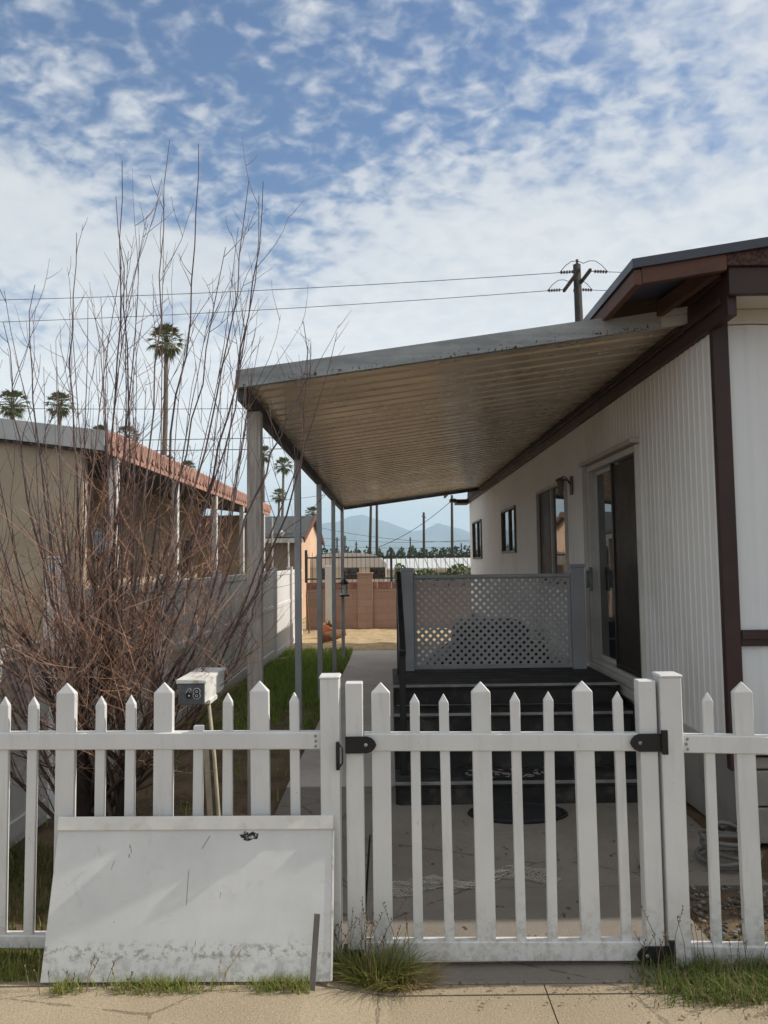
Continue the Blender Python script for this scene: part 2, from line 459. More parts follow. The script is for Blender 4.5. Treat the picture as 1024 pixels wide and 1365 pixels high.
# ------------------------------------------------------------------ ground, driveway, pavements
g = MB(); bm = g.bm
xs = [-8800, -300, -30, 0, 30, 300, 8800]; ys = [-8800, -300, -20, 2.9, 5.5, 8, 11, 14.6, 30, 300, 8800]
grid = [[bm.verts.new((x, y, gz(y)-.03)) for x in xs] for y in ys]
for j in range(len(ys)-1):
    for i in range(len(xs)-1):
        bm.faces.new((grid[j][i], grid[j][i+1], grid[j+1][i+1], grid[j+1][i]))
tag(g.build('ground', 'soil'), kind='structure')
def uneven(name, mat, x0, x1, y0, y1, base, amp, step, kind='structure'):
    """a gently lumpy sheet of earth"""
    q = MB(); nx = max(2, int((x1-x0)/step)); ny = max(2, int((y1-y0)/step)); rows = []
    for j in range(ny+1):
        row = []
        for i in range(nx+1):
            x = x0+(x1-x0)*i/nx; y = y0+(y1-y0)*j/ny
            e = min(i, nx-i, j, ny-j)
            z = base+gz(y)+(amp*(.5+.5*sin(x*5.1+y*2.3)*sin(y*3.7-x*1.9)+.35*(R()-.5)) if e else -.012)
            row.append(q.bm.verts.new((x, y, z)))
        rows.append(row)
    for j in range(ny):
        for i in range(nx): q.bm.faces.new((rows[j][i], rows[j][i+1], rows[j+1][i+1], rows[j+1][i]))
    return tag(q.build(name, mat, smooth=True), kind=kind)
uneven('garden_bed', 'soil', -2.18, -.765, 3.12, 15.6, -.018, .025, .09)
uneven('dirt_yard', 'soil', -2.6, 7.0, 15.62, 21.0, -.018, .035, .12)
uneven('side_bed', 'soil', 1.30, 6.0, 2.98, 3.80, -.016, .02, .08)
uneven('verge', 'soil', -4.0, -.14, 2.93, 3.17, .040, .018, .04)

def sz(x): return .048*min(1, max(0, (-.02-x)/.3))
sw = MB()
for x in [k*3-2.45 for k in range(-6, 7)]:
    for ya, yb, dz in ((1.2, 2.897, 0), (2.905, 2.968, .001)):
        za, zb = sz(x+.02)+dz, sz(x+3.015)+dz
        top = [(x+.02, ya, za)]+[(c, ya, sz(c)+dz) for c in (-.32, -.02) if x+.05 < c < x+3]+[(x+3.015, ya, zb)]
        sw.prism([(x+.02, ya, -.15)]+top+[(x+3.015, ya, -.15)], (0, yb-ya, 0))
tag(sw.build('sidewalk', 'sidewalk_concrete'), kind='structure')
tag(P('road', 'asphalt', None, -40, 40, -9, 1.19, -.16, -.13), kind='structure')
dw = MB()
dx0, dx1 = -.74, 1.84
dw.box(-.12, 1.32, 2.97, 3.80, -.1, .008, .004)
dw.box(-.12, 1.84, 3.812, 4.54, -.1, .006, .004)
dw.box(dx0, 1.84, 4.55, 5.49, -.1, .006, .004)
dw.prism([(dx0, 3.18, .006), (-.13, 3.18, .006), (-.13, 4.54, .006), (dx0, 4.54, .006)], (0, 0, -.1))
tag(dw.build('driveway', 'driveway_concrete'), kind='structure')
pt = MB(); yy = [5.5, 7.3, 9.1, 10.9, 12.7, 14.6, 15.9]
for a, b in zip(yy, yy[1:]):
    a += .006
    pt.prism([(dx0, a, gz(a)+.006), (1.88, a, gz(a)+.006), (1.88, b, gz(b)+.006), (dx0, b, gz(b)+.006)], (0, 0, -.12))
tag(pt.build('path', 'path_concrete'), kind='structure')

# ------------------------------------------------------------------ picket fence and gate
FY = 3.1
def picket_mesh(cx, w, z0, ztip, d=.024, flat=False, lean=0.0):
    q = MB(); h = w/2
    sh = ztip-(.042 if w > .05 else .036)
    y0, y1 = FY-d/2, FY+d/2
    if flat:
        q.box(cx-h, cx+h, y0, y1, z0, ztip, .0025)
    else:
        b = q.bm
        low = [b.verts.new((cx+sx*h, y, z0)) for sx, y in ((-1, y0), (1, y0), (1, y1), (-1, y1))]
        top = [b.verts.new((cx+sx*h, y, sh)) for sx, y in ((-1, y0), (1, y0), (1, y1), (-1, y1))]
        a = b.verts.new((cx, FY-.003, ztip)); c = b.verts.new((cx, FY+.003, ztip))
        b.faces.new(low[::-1])
        for i in range(4): b.faces.new((low[i], low[(i+1) % 4], top[(i+1) % 4], top[i]))
        b.faces.new((top[0], top[1], a)); b.faces.new((top[2], top[3], c))
        b.faces.new((top[1], top[2], c, a)); b.faces.new((top[3], top[0], a, c))
        bmesh.ops.bevel(b, geom=[e for e in b.edges], offset=.0022, segments=1, affect='EDGES')
    if lean:
        bmesh.ops.rotate(q.bm, cent=(cx, FY, z0), matrix=Matrix.Rotation(lean, 3, 'Y'), verts=q.bm.verts)
    return q
def zat(x, y): return at(x, y, FY).z
def xat(x, y=988): return at(x, y, FY).x
def pickets(par, lst, zb):
    for (px, w, tip, flat) in lst:
        picket_mesh(xat(px, 1000), .0755 if w else .0385, zb+U(-.004, .004), zat(px, tip), .03 if w else .022, flat, U(-.008, .008)).build('picket', 'white_vinyl', par)
def rail(par, xa, za, xb, zb, h, d=.046):
    q = MB(); q.beam((xa, FY, za), (xb, FY, zb), d, h, .004)
    q.build('rail', 'white_vinyl', par)
def post(par, xc, w, z0, z1, d=.082, cap=True):
    q = MB(); q.box(xc-w/2, xc+w/2, FY-d/2, FY+d/2, z0, z1-.012, .004)
    o = q.build('post', 'white_vinyl', par)
    if cap: MB().box(xc-w/2-.004, xc+w/2+.004, FY-d/2-.004, FY+d/2+.004, z1-.014, z1, .005).build('cap', 'white_vinyl', o)
    return o

lf = thing('picket_fence', (-1.3, FY, 0), 'long white picket fence section left of the gate, one picket broken short', 'fence', 'white picket fence sections along the sidewalk')
XL = -2.15
pL = xat(441)
rail(lf, XL, zat(0, 989)+.012, pL-.038, zat(420, 986), .067)
rail(lf, XL, zat(0, 1250)+.006, pL-.038, zat(420, 1256), .050)
pickets(lf, [(-88, 0, 927, 0), (-42, 1, 910, 0), (7, 0, 928, 0), (43, 0, 928, 0), (88, 1, 910, 0), (134, 0, 927, 0), (173, 0, 926, 0), (218, 1, 909, 0),
             (263, 0, 967, 1), (303, 0, 923, 0), (349, 1, 907, 0), (395, 0, 922, 0)], zat(220, 1254))
post(lf, pL, .077, 0.0, zat(441, 899))
st = MB(); st.box(pL+.024, pL+.039, FY-.056, FY-.042, zat(450, 1022), zat(450, 985), .002)
lat = st.build('latch', 'black', lf)
MB().tube([(pL+.036, FY-.058, zat(455, 1018)), (pL+.050, FY-.060, zat(455, 1012)), (pL+.050, FY-.060, zat(455, 992)), (pL+.038, FY-.058, zat(455, 988))], .004, 8).build('latch_bar', 'black', lat, True)

gt = thing('picket_gate', (.55, FY, .03), 'white picket gate with black strap hinges between two square posts', 'gate')
s1, s2 = xat(473), xat(862)
for xc, tp in ((s1, 909), (s2, 906)):
    MB().box(xc-.0345, xc+.0345, FY-.03, FY+.03, zat(473 if xc == s1 else 865, 1262), zat(473 if xc == s1 else 862, tp), .003).build('stile', 'white_vinyl', gt)
ra, rb = s1+.036, s2-.036
rail(gt, ra, zat(490, 988), rb, zat(848, 988), .069)
rail(gt, ra, zat(490, 1265), rb+.05, zat(848, 1265), .074)
pickets(gt, [(508, 1, 909, 0), (554, 0, 924, 0), (595, 0, 924, 0), (643, 1, 908, 0), (689, 0, 922, 0), (730, 0, 921, 0), (780, 1, 907, 0), (827, 0, 921, 0)], zat(660, 1266))
def strap(par, name, x0, x1, zc, h, tipdir, screws):
    """flat strap with a rounded spear end; the wide end wraps the stile"""
    y = FY-.0345; q = MB(); L = abs(x1-x0); tx = x1 if tipdir > 0 else x0; bx = x0 if tipdir > 0 else x1
    s = tipdir; hh = h/2
    pts = [(bx, -hh), (tx-s*.036, -hh), (tx-s*.018, -hh*.78), (tx-s*.006, -hh*.4), (tx, 0), (tx-s*.006, hh*.4), (tx-s*.018, hh*.78), (tx-s*.036, hh), (bx, hh)]
    q.prism([(x, y-.006, zc+z) for x, z in pts], (0, .005, 0))
    o = q.build(name, 'black', par)
    for sx in screws:
        k = MB(); k.lathe([(.0, 0), (.006, 0), (.0075, .002), (.0045, .0045)], (0, 0, 0), 8)
        bmesh.ops.rotate(k.bm, cent=(0, 0, 0), matrix=Matrix.Rotation(radians(90), 3, 'X'), verts=k.bm.verts)
        bmesh.ops.translate(k.bm, verts=k.bm.verts, vec=(sx, y-.006, zc))
        k.build('screw', 'step_edge', o)
    return o
strap(gt, 'gate_latch_strap', xat(461), xat(502), zat(480, 990), .066, 1, [xat(488)])
h1 = strap(gt, 'hinge', xat(836), xat(884), zat(860, 987), .070, -1, [xat(849)])
MB().box(xat(877), xat(885), FY-.05, FY-.036, zat(880, 1002), zat(880, 970), .002).build('hinge_knuckle', 'black', h1)
h2 = strap(gt, 'hinge', xat(845, 1266), xat(893, 1266), zat(868, 1267), .068, -1, [xat(858, 1266)])
MB().box(xat(887, 1266), xat(895, 1266), FY-.05, FY-.036, zat(890, 1290), zat(890, 1246), .002).build('hinge_knuckle', 'black', h2)
MB().box(xat(458, 1266), xat(484, 1266), FY-.038, FY+.02, zat(470, 1284), zat(470, 1260)-.002, .003).build('drop_bolt', 'black', gt)

rf = thing('picket_fence', (1.5, FY, 0), 'short white picket fence section right of the gate, running out of the picture', 'fence', 'white picket fence sections along the sidewalk')
pR = xat(892)
post(rf, pR, .086, 0, zat(892, 897), .086)
rail(rf, pR+.043, zat(908, 990), 3.35, zat(1024, 992)-.055, .070)
for par, sx0, zc in ((lf, pL-.058, zat(420, 986)), (rf, pR+.062, zat(915, 990))):
    for dz in (-.020, 0, .020):
        k = MB(); k.lathe([(.0, 0), (.005, 0), (.006, .0015), (.003, .003)], (0, 0, 0), 8)
        bmesh.ops.rotate(k.bm, cent=(0, 0, 0), matrix=Matrix.Rotation(radians(90), 3, 'X'), verts=k.bm.verts)
        bmesh.ops.translate(k.bm, verts=k.bm.verts, vec=(sx0+U(-.004, .004), FY-.0232, zc+dz))
        k.build('screw', 'block_grey', par)
rail(rf, pR+.043, zat(908, 1270), 3.35, zat(1024, 1274)-.045, .075)
sq = [(945, 0, 922), (994, 1, 908), (1042, 0, 924), (1086, 0, 925), (1136, 1, 912), (1184, 0, 926), (1228, 0, 927), (1278, 1, 914), (1326, 0, 928), (1370, 0, 929), (1420, 1, 916)]
pickets(rf, [(a, b, c, 0) for a, b, c in sq], zat(1000, 1272))
post(rf, 3.39, .086, 0, zat(1024, 900), .086)

# ------------------------------------------------------------------ leaning board, stake
TL, TR = at(78, 1089, 3.050), at(441, 1087, 3.048)
BL, BR = at(54, 1306, 2.905), at(440, 1306, 2.90)
BL.z = BR.z = .058
bc = (BL+BR)/2
ex = (TR-TL).normalized(); ez = ((TL+TR)/2-bc); bh = ez.length; ez = (ez-ex*ez.dot(ex)).normalized(); ey = ez.cross(ex).normalized()
bd = thing('board', bc, 'dirty white board leaning against the picket fence left of the gate', 'board')
bmx = Matrix((ex, ey, ez)).transposed().to_4x4()
def board_part(name, mat, faces):
    me = bpy.data.meshes.new(name); faces.to_mesh(me); faces.free(); me.materials.append(MATS[mat])
    o = bpy.data.objects.new(name, me); COL.objects.link(o); o.parent = bd
    o.matrix_basis = bmx; return o
wt, wb = (TR-TL).length/2, (BR-BL).length/2
q = MB(); q.prism([(-wb, 0, 0), (wb, 0, 0), (wt, 0, bh-.003), (-wt, 0, bh-.003)], (0, .014, 0))
board_part('panel', 'old_board', q.bm)
q = MB(); q.box(-wt-.004, wt+.004, -.010, .018, bh-.05, bh, .003)
board_part('trim_strip', 'board_trim', q.bm)
q = MB(); q.prism([(wb+.001, -.003, .002), (wb+.008, -.003, .002), (wt+.008, -.003, bh-.052), (wt+.001, -.003, bh-.052)], (0, .02, 0))
board_part('edge_strip', 'lid_white', q.bm)
sk = MB(); a = at(415, 1300, 2.86); b = at(423, 1218, 2.89); a.z = .01
sk.beam(a, b, .022, .006, .001, Vector((0, 1, 0)))
tag(sk.build('garden_stake', 'hose_grey', None, loc=a), 'flat grey metal stake standing at the right end of the white board', 'stake')

# ------------------------------------------------------------------ mailbox
mbY = 3.42
m0 = at(237, 940, mbY); m1 = at(273, 907, mbY)
cx, hw = (m0.x+m1.x)/2, (m1.x-m0.x)/2
zb, zt = m0.z+.004, m1.z
mb = thing('mailbox', (cx+.06, mbY+.15, 0), 'weathered white mailbox with dark front on a leaning thin stake', 'mailbox')
L = .40; ang = -.06
q = MB(); q.box(cx-hw, cx+hw, mbY+.012, mbY+L, zb, zt-.01, .004); q.build('body', 'lid_white', mb)
q = MB(); q.prism([(cx-hw-.006, mbY-.004, zt-.012), (cx+hw+.006, mbY-.004, zt-.012), (cx+hw+.006, mbY-.004, zt), (cx-hw-.006, mbY-.004, zt+.004)], (0, L+.01, 0)); q.build('lid', 'lid_white', mb)
q = MB(); q.box(cx-hw+.001, cx+hw-.001, mbY, mbY+.010, zb-.004, zt-.014, .003); fr = q.build('front_door', 'box_dark', mb)
def text_mesh(txt, size, off, ext):
    cu = bpy.data.curves.new('digits', 'FONT'); cu.body = txt; cu.size = size; cu.offset = off; cu.extrude = ext
    cu.align_x = 'CENTER'; cu.align_y = 'CENTER'; cu.space_character = 1.12
    o = bpy.data.objects.new('digits', cu); COL.objects.link(o)
    dg = bpy.context.evaluated_depsgraph_get()
    me = bpy.data.meshes.new_from_object(o.evaluated_get(dg))
    bpy.data.objects.remove(o); return me
for nm, off, ymm, mt in (('number_outline', .0030, -.0015, 'ink_white'), ('number', .0003, -.0035, 'ink_black')):
    me = text_mesh('68', .062, off, .001); me.materials.append(MATS[mt])
    o = bpy.data.objects.new(nm, me); COL.objects.link(o); o.parent = fr
    o.rotation_euler = (pi/2, 0, 0)
    o.location = Vector((cx+.008, mbY+ymm, (zb+zt)/2-.008))-mb.location
q = MB(); q.tube([at(278, 934, mbY+.1), at(286, 1010, mbY+.09), at(292, 1092, mbY+.06), at(304, 1215, mbY+.05)], .0085, 8)
q.build('stake', 'stick_pale', mb, True)
q = MB(); q.box(cx+hw-.02, cx+hw+.008, mbY+.08, mbY+.22, zb-.016, zb+.004, .002); q.build('bracket', 'lid_white', mb)
q = MB(); a = at(275, 1000, mbY+.2); b = at(288, 1190, mbY+.2); b.z = 0
q.beam(a, b, .024, .016, .002, Vector((0, 1, 0)))
tag(q.build('wooden_stake', 'stick_pale', None, loc=b), 'short rough wooden stake standing behind the mailbox stake', 'stake')

# ------------------------------------------------------------------ mobile home
HX, HY0, HY1 = 1.90, 4.30, 17.4
hm = thing('mobile_home', (HX, HY0, 0), 'white ribbed mobile home with maroon trim on the right', 'house')
WZ0, WZ1 = .50, 2.96
doorY = (5.66, 7.06); doorZ = (.655, 2.45)
wins = [(7.96, 9.50, 1.28, 2.44), (11.15, 12.45, 1.70, 2.40), (15.2, 16.7, 1.62, 2.42)]
openings = [(doorY[0], doorY[1], doorZ[0], doorZ[1])]+wins
def ribbed(q, along, fixed, a0, a1, z0, z1, per, depth, sign, opens):
    """sheet with rolled vertical ribs along an axis, left open where windows and doors stand"""
    prof = [(0, 0), (.55, 0), (.68, 1), (.87, 1)]
    cuts = {a0, a1}
    k = 0
    while a0+k*per < a1:
        for f, _ in prof:
            y = a0+(k+f)*per
            if y < a1: cuts.add(round(y, 5))
        k += 1
    for o in opens: cuts.add(o[0]); cuts.add(o[1])
    cuts = sorted(cuts)
    def dep(y):
        f = ((y-a0)/per) % 1.0
        pr = prof+[(1.0, 0)]
        for (f0, d0), (f1, d1) in zip(pr, pr[1:]):
            if f0 <= f <= f1: return (d0+(d1-d0)*(f-f0)/(f1-f0))*depth
        return 0
    def pt(y, z):
        return (fixed+sign*dep(y), y, z) if along == 'y' else (y, fixed+sign*dep(y), z)
    for y0, y1 in zip(cuts, cuts[1:]):
        if y1-y0 < 1e-4: continue
        m = (y0+y1)/2; spans = [(z0, z1)]
        for o in opens:
            if o[0] < m < o[1]:
                ns = []
                for s0, s1 in spans:
                    if o[2] > s0: ns.append((s0, min(o[2], s1)))
                    if o[3] < s1: ns.append((max(o[3], s0), s1))
                spans = ns
        for s0, s1 in spans: q.face([pt(y0, s0), pt(y1, s0), pt(y1, s1), pt(y0, s1)])
q = MB(); ribbed(q, 'y', HX, HY0+.03, HY1, WZ0, WZ1, .082, .0042, -1, openings); q.build('side_wall', 'house_white', hm)
q = MB(); ribbed(q, 'x', HY0, HX+.05, 7.0, .50, 2.93, .205, .008, -1, []); q.build('front_wall', 'house_front_white', hm)
q = MB()
q.box(HX+.02, 6.98, HY0+.02, HY0+.04, .49, 3.0); q.box(HX+.06, 6.98, HY0+.26, HY0+.28, -.1, .488); q.box(HX+.14, HX+.16, HY0+.05, HY1, .3, 3.0)
q.box(HX, 7.0, HY1, HY1+.02, .1, 3.1); q.box(7.0, 7.02, HY0, HY1, .1, 3.1)
q.build('inner_wall', 'block_grey', hm)
q = MB(); q.box(HX-.022, HX+.068, HY0-.028, HY0+.022, .42, 2.97, .004); q.build('corner_trim', 'maroon_trim', hm)
q = MB(); zb1 = at(1000, 850, HY0).z
q.box(HX+.07, 7.0, HY0-.030, HY0-.002, zb1-.045, zb1+.045, .004); q.box(HX+.07, 7.0, HY0-.042, HY0-.031, zb1-.008, zb1+.030, .004); q.build('belt_trim', 'maroon_trim', hm)
# frieze board and moulded edge along the top of the side wall
q = MB(); q.box(HX-.040, HX+.01, 4.031, HY1+.05, 2.90, 3.13, .004); q.box(HX-.062, HX-.041, 4.10, HY1+.05, 2.985, 3.02, .003)
q.build('side_fascia', 'maroon_trim', hm)
# front box soffit, fascia, shingle band
q = MB(); q.box(HX+.012, 7.0, 4.031, HY0+.02, 3.02, 3.034); q.build('soffit', 'soffit_cream', hm)
q = MB(); q.box(HX+.066, 7.0, HY0-.022, HY0+.015, 2.935, 3.018, .004); q.build('frieze', 'soffit_cream', hm)
q = MB(); q.box(HX-.045, 7.0, 3.992, 4.028, 3.005, 3.155, .004); q.build('front_fascia', 'maroon_trim', hm)
RX = 4.75
EX_, EZ_ = at(843, 346, 3.95).x, at(843, 346, 3.95).z-.045
def rzz(x): return EZ_+.15*(x-EX_)-.003
q = MB(); q.prism([(HX-.06, 3.972, 3.158), (4.7, 3.972, 3.158), (4.7, 3.972, rzz(4.7)), (HX-.06, 3.972, rzz(HX-.06))], (0, .07, 0)); q.prism([(4.71, 3.972, 3.158), (7.0, 3.972, 3.158), (7.0, 3.972, rzz(2*RX-7.0)), (4.71, 3.972, rzz(4.7))], (0, .07, 0)); q.build('shingle_band', 'maroon_shingle', hm)
# roof-over: low gable sheet with wood framing under its left eave
RY0, RS = 3.95, .15
EX, EZ = at(843, 346, RY0).x, at(843, 346, RY0).z-.045
RX = 4.75
def rz(x): return EZ+RS*(min(x, RX)-EX)-RS*max(0, x-RX)
q = MB()
prof = [(EX, rz(EX)), (RX, rz(RX)), (2*RX-EX, rz(2*RX-EX)), (2*RX-EX, rz(2*RX-EX)+.05), (RX, rz(RX)+.05), (EX, rz(EX)+.05)]
q.prism([(x, RY0, z) for x, z in prof], (0, HY1+.5-RY0, 0)); q.build('roof', 'roof_edge', hm)
q = MB(); q.box(EX+.015, EX+.055, RY0+.02, HY1+.4, rz(EX)-.085, rz(EX)-.002, .003); q.build('eave_beam', 'raw_wood', hm)
q = MB()
q.prism([(EX+.057, RY0+.02, rz(EX+.057)-.085), (HX-.064, RY0+.02, rz(HX-.064)-.085), (HX-.064, RY0+.02, rz(HX-.064)-.002), (EX+.057, RY0+.02, rz(EX+.057)-.002)], (0, .04, 0))
q.build('barge_board', 'raw_wood', hm)
for k in range(1, 22):
    y = RY0+.62*k; q = MB()
    q.prism([(EX+.057, y, rz(EX+.057)-.085), (HX-.03, y, rz(HX)-.09), (HX-.03, y, rz(HX)-.006), (EX+.057, y, rz(EX+.057)-.003)], (0, .04, 0)); q.build('rafter', 'dark_wood', hm)
q = MB(); q.box(HX-.038, HX+.0, 4.11, HY1, 3.133, 3.235, .003); q.beam((HX-.085, 4.05, 3.17), (EX+.36, 4.62, 3.12), .04, .09, .003); q.build('brace', 'raw_wood', hm)
q = MB(); q.box(HX-.30, HX, HY1+.0, HY1+.55, 2.90, 3.0, .004); q.box(HX-.42, HX-.28, HY1+.2, HY1+.55, 2.96, 3.03); q.build('rear_eave', 'maroon_trim', hm)
# skirting, block pier, vent block
q = MB()
qs = [(HX+.03+.012*sin(y*3.1), y) for y in [HY0+.28+.35*k for k in range(38)] if y < HY1]
for (x0, y0), (x1, y1) in zip(qs, qs[1:]): q.face([(x0+.01, y0, gz(y0)+.0), (x1+.01, y1, gz(y1)+.0), (x1, y1, .56), (x0, y0, .56)])
q.face([(HX+.045, HY0+.28, .0), (HX+.045, HY0+.02, .14), (HX+.02, HY0+.02, .56), (HX+.03, HY0+.28, .56)])
q.build('skirting', 'skirt_metal', hm)
q = MB(); q.box(HX-.012, HX+.02, HY0+.4, HY1, .47, .535, .003); q.build('sill_strip', 'trim_cream', hm)
q = MB()
for k in range(2): q.box(HX+.085, HX+.48, HY0+.03, HY0+.19, .005+k*.203, .198+k*.203, .006)
q.box(HX+.085, HX+.48, HY0+.03, HY0+.19, .412, .475, .006)
q.build('block_pier', 'block_grey', hm)
vz0, vx0 = at(1010, 1080, HY0+.02).z, at(1008, 1040, HY0+.02).x
for i in range(6):
    x0 = HX+.50+i*.305; z0 = .245
    q = MB(); y0, y1 = HY0+.03, HY0+.11; w = .30
    for (a, b, c, d) in ((x0, x0+w, z0, z0+.03), (x0, x0+w, z0+w-.03, z0+w), (x0, x0+.03, z0+.031, z0+w-.031), (x0+w-.03, x0+w, z0+.031, z0+w-.031)): q.box(a, b, y0, y1, c, d, .003)
    cxx, czz = x0+w/2, z0+w/2
    for k in range(8):
        a = k*pi/4+pi/8
        q.beam((cxx+.02*cos(a), (y0+y1)/2, czz+.02*sin(a)), (cxx+.135*cos(a), (y0+y1)/2, czz+.135*sin(a)), .022, .06, .002, Vector((0, 1, 0)))
    q.build('vent_block', 'block_grey', hm)
q = MB(); q.box(HX+.49, 7.0, HY0+.035, HY0+.16, -.02, .235, .006); q.build('footing', 'block_grey', hm)

# sliding door
sd = thing('sliding_door', (HX, 6.3, .65), None, None); sd.parent = hm; sd.location = Vector((HX, 6.3, .65))-hm.location
dy0, dy1 = doorY; dz0, dz1 = doorZ; dm = (dy0+dy1)/2-.02
q = MB()
q.box(HX-.03, HX+.10, dy0-.0, dy0+.035, dz0, dz1, .003); q.box(HX-.03, HX+.10, dy1-.045, dy1, dz0, dz1, .003)
q.box(HX-.03, HX+.10, dy0+.036, dy1-.046, dz1-.05, dz1, .003); q.box(HX-.03, HX+.10, dy0+.036, dy1-.046, dz0, dz0+.035, .003)
q.build('frame', 'door_white', sd)
q = MB(); q.box(HX-.075, HX+.0, dy0-.03, dy1+.10, dz1+.012, dz1+.05, .004); q.box(HX-.045, HX-.009, dy1+.002, dy1+.11, dz0-.02, dz1+.01, .004); q.build('casing', 'trim_cream', sd)
q = MB(); q.box(HX+.045, HX+.05, dm, dy1-.085, dz0+.075, dz1-.09); gp = q.build('glass_pane', 'glass', sd)
q = MB()
q.box(HX+.03, HX+.065, dy1-.084, dy1-.047, dz0+.037, dz1-.052, .003); q.box(HX+.03, HX+.065, dm-.04, dm-.001, dz0+.037, dz1-.052, .003)
q.box(HX+.03, HX+.065, dm, dy1-.085, dz0+.037, dz0+.074, .003); q.box(HX+.03, HX+.065, dm, dy1-.085, dz1-.089, dz1-.052, .003)
q.build('pane_frame', 'door_white', sd)
q = MB(); q.box(HX+.006, HX+.011, dy0+.06, dm+.05, dz0+.07, dz1-.08); sc = q.build('screen_panel', 'screen_dark', sd)
q = MB()
q.box(HX-.006, HX+.022, dm+.02, dm+.055, dz0+.037, dz1-.052, .003); q.box(HX-.006, HX+.022, dy0+.037, dy0+.062, dz0+.037, dz1-.052, .003)
q.box(HX-.006, HX+.022, dy0+.064, dm+.018, dz0+.037, dz0+.07, .003)
q.build('screen_frame', 'black', sd)
q = MB(); q.box(HX-.05, HX-.02, dy1-.075, dy1-.035, 1.30, 1.52, .004); q.box(HX-.08, HX-.051, dy1-.07, dy1-.045, 1.33, 1.49, .004); q.build('handle', 'step_edge', sd)
q = MB(); q.box(HX-.05, HX+.1, dy0-.02, dy1+.02, dz0-.055, dz0-.003, .003); q.box(HX-.085, HX-.01, dy0-.4, dy1+.1, dz0-.12, dz0-.058, .003); q.build('threshold', 'trim_cream', sd)
# windows
for i, (y0, y1, z0, z1) in enumerate(wins):
    wn = thing('window', (0, 0, 0), None, None); wn.parent = hm; wn.location = Vector((HX, y0, z0))-hm.location
    t = .035; ym = (y0+y1)/2
    q = MB()
    q.box(HX-.03, HX+.07, y0, y0+t, z0, z1, .003); q.box(HX-.03, HX+.07, y1-t, y1, z0, z1, .003)
    q.box(HX-.03, HX+.07, y0+t+.001, y1-t-.001, z0, z0+t, .003); q.box(HX-.03, HX+.07, y0+t+.001, y1-t-.001, z1-t, z1, .003)
    q.box(HX-.01, HX+.06, ym-.02, ym+.02, z0+t+.001, z1-t-.001, .003); q.build('window_frame', 'lamp_metal' if i else 'trim_cream', wn)
    q = MB(); q.box(HX+.018, HX+.023, y0+t, ym-.02, z0+t, z1-t); q.build('pane', 'glass', wn)
    q = MB(); q.box(HX+.006, HX+.011, ym+.021, y1-t, z0+t, z1-t); q.build('window_screen' if i == 0 else 'pane', 'screen_dark' if i == 0 else 'glass', wn)
# coach lamp by the first window
lp = thing('wall_lamp', (0, 0, 0), None, None); lp.parent = hm
ly, lz = 7.72, 2.38
lp.location = Vector((HX, ly, lz))-hm.location
q = MB(); q.box(HX-.022, HX-.004, ly-.05, ly+.05, lz-.13, lz+.06, .006); q.build('back_plate', 'lamp_metal', lp)
q = MB(); q.tube([(HX-.02, ly, lz-.02), (HX-.07, ly, lz+.05), (HX-.10, ly, lz+.06), (HX-.12, ly, lz+.02)], .009, 8); q.build('arm', 'lamp_metal', lp, True)
q = MB(); q.lathe([(.012, .05), (.05, .03), (.058, .015), (.04, .01)], (HX-.12, ly, lz), 8); q.build('lamp_cap', 'lamp_metal', lp)
q = MB(); q.lathe([(.015, -.11), (.028, -.09), (.036, 0), (.034, .009)], (HX-.12, ly, lz), 8); q.build('lamp_glass', 'lamp_metal', lp)
q = MB(); q.lathe([(.004, -.15), (.010, -.13), (.014, -.112)], (HX-.12, ly, lz), 8); q.build('finial', 'lamp_metal', lp)

# ------------------------------------------------------------------ awning over the driveway
AY0, AY1 = 4.58, 15.07
AXL, AXR = -.905, 1.86
AZL, AZR = 2.685, 3.045         # underside at the left edge and at the house
asl = (AZR-AZL)/(AXR-AXL)
def az(x): return AZL+asl*(x-AXL)
aw = thing('awning', (AXL, AY0, 0), 'long ribbed metal patio awning on posts beside the white mobile home', 'awning')
q = MB(); per = .203; n = int((AY1-AY0-.08)/per)
prev = None
for k in range(n+1):
    for f, d in ((0, 0), (.70, 0), (.76, .034), (.94, .034)):
        y = AY0+.05+(k+f)*per
        if y > AY1-.03: break
        row = (q.bm.verts.new((AXL+.03, y, az(AXL+.03)+d)), q.bm.verts.new((AXR+.0, y, az(AXR)+d)))
        if prev: q.bm.faces.new((prev[0], prev[1], row[1], row[0]))
        prev = row
o = q.build('roof_sheet', 'awning_sheet', aw)
sol = o.modifiers.new('thick', 'SOLIDIFY'); sol.thickness = .003; sol.offset = 1
# front gutter: C profile with a rolled lip, following the slope
q = MB()
def gut(x, dy, dz): return (x, AY0+dy, az(x)+dz)
profg = [(0, -.012), (0, .098), (.03, .104), (.055, .085), (.05, .08), (.03, .094), (.008, .088), (.008, 0), (.045, 0), (.045, -.012)]
prev = None
for x in [AXL-.012+(AXR+.035-AXL)*i/12 for i in range(13)]:
    ring = [q.bm.verts.new(gut(x, dy, dz)) for dy, dz in profg]
    if prev:
        for k in range(len(ring)): q.bm.faces.new((prev[k], prev[(k+1) % len(ring)], ring[(k+1) % len(ring)], ring[k]))
    else: q.bm.faces.new(ring)
    prev = ring
q.bm.faces.new(prev[::-1])
o = q.build('front_gutter', 'gutter_metal', None, loc=(0, AY0, az(0))); o.parent = aw; o.location = Vector((0, AY0, az(0)))-aw.location
q = MB()
q.prism([gut(AXR-.16, -.006, -.016), gut(AXR+.032, -.006, -.016), gut(AXR+.032, -.006, .045), gut(AXR-.16, -.006, .045)], (0, .004, 0))
q.prism([gut(AXR-.155, -.009, .05), gut(AXR+.03, -.009, .05), gut(AXR+.03, -.009, .106), gut(AXR-.155, -.009, .106)], (0, .008, 0))
q.build('end_cap', 'post_white', aw)
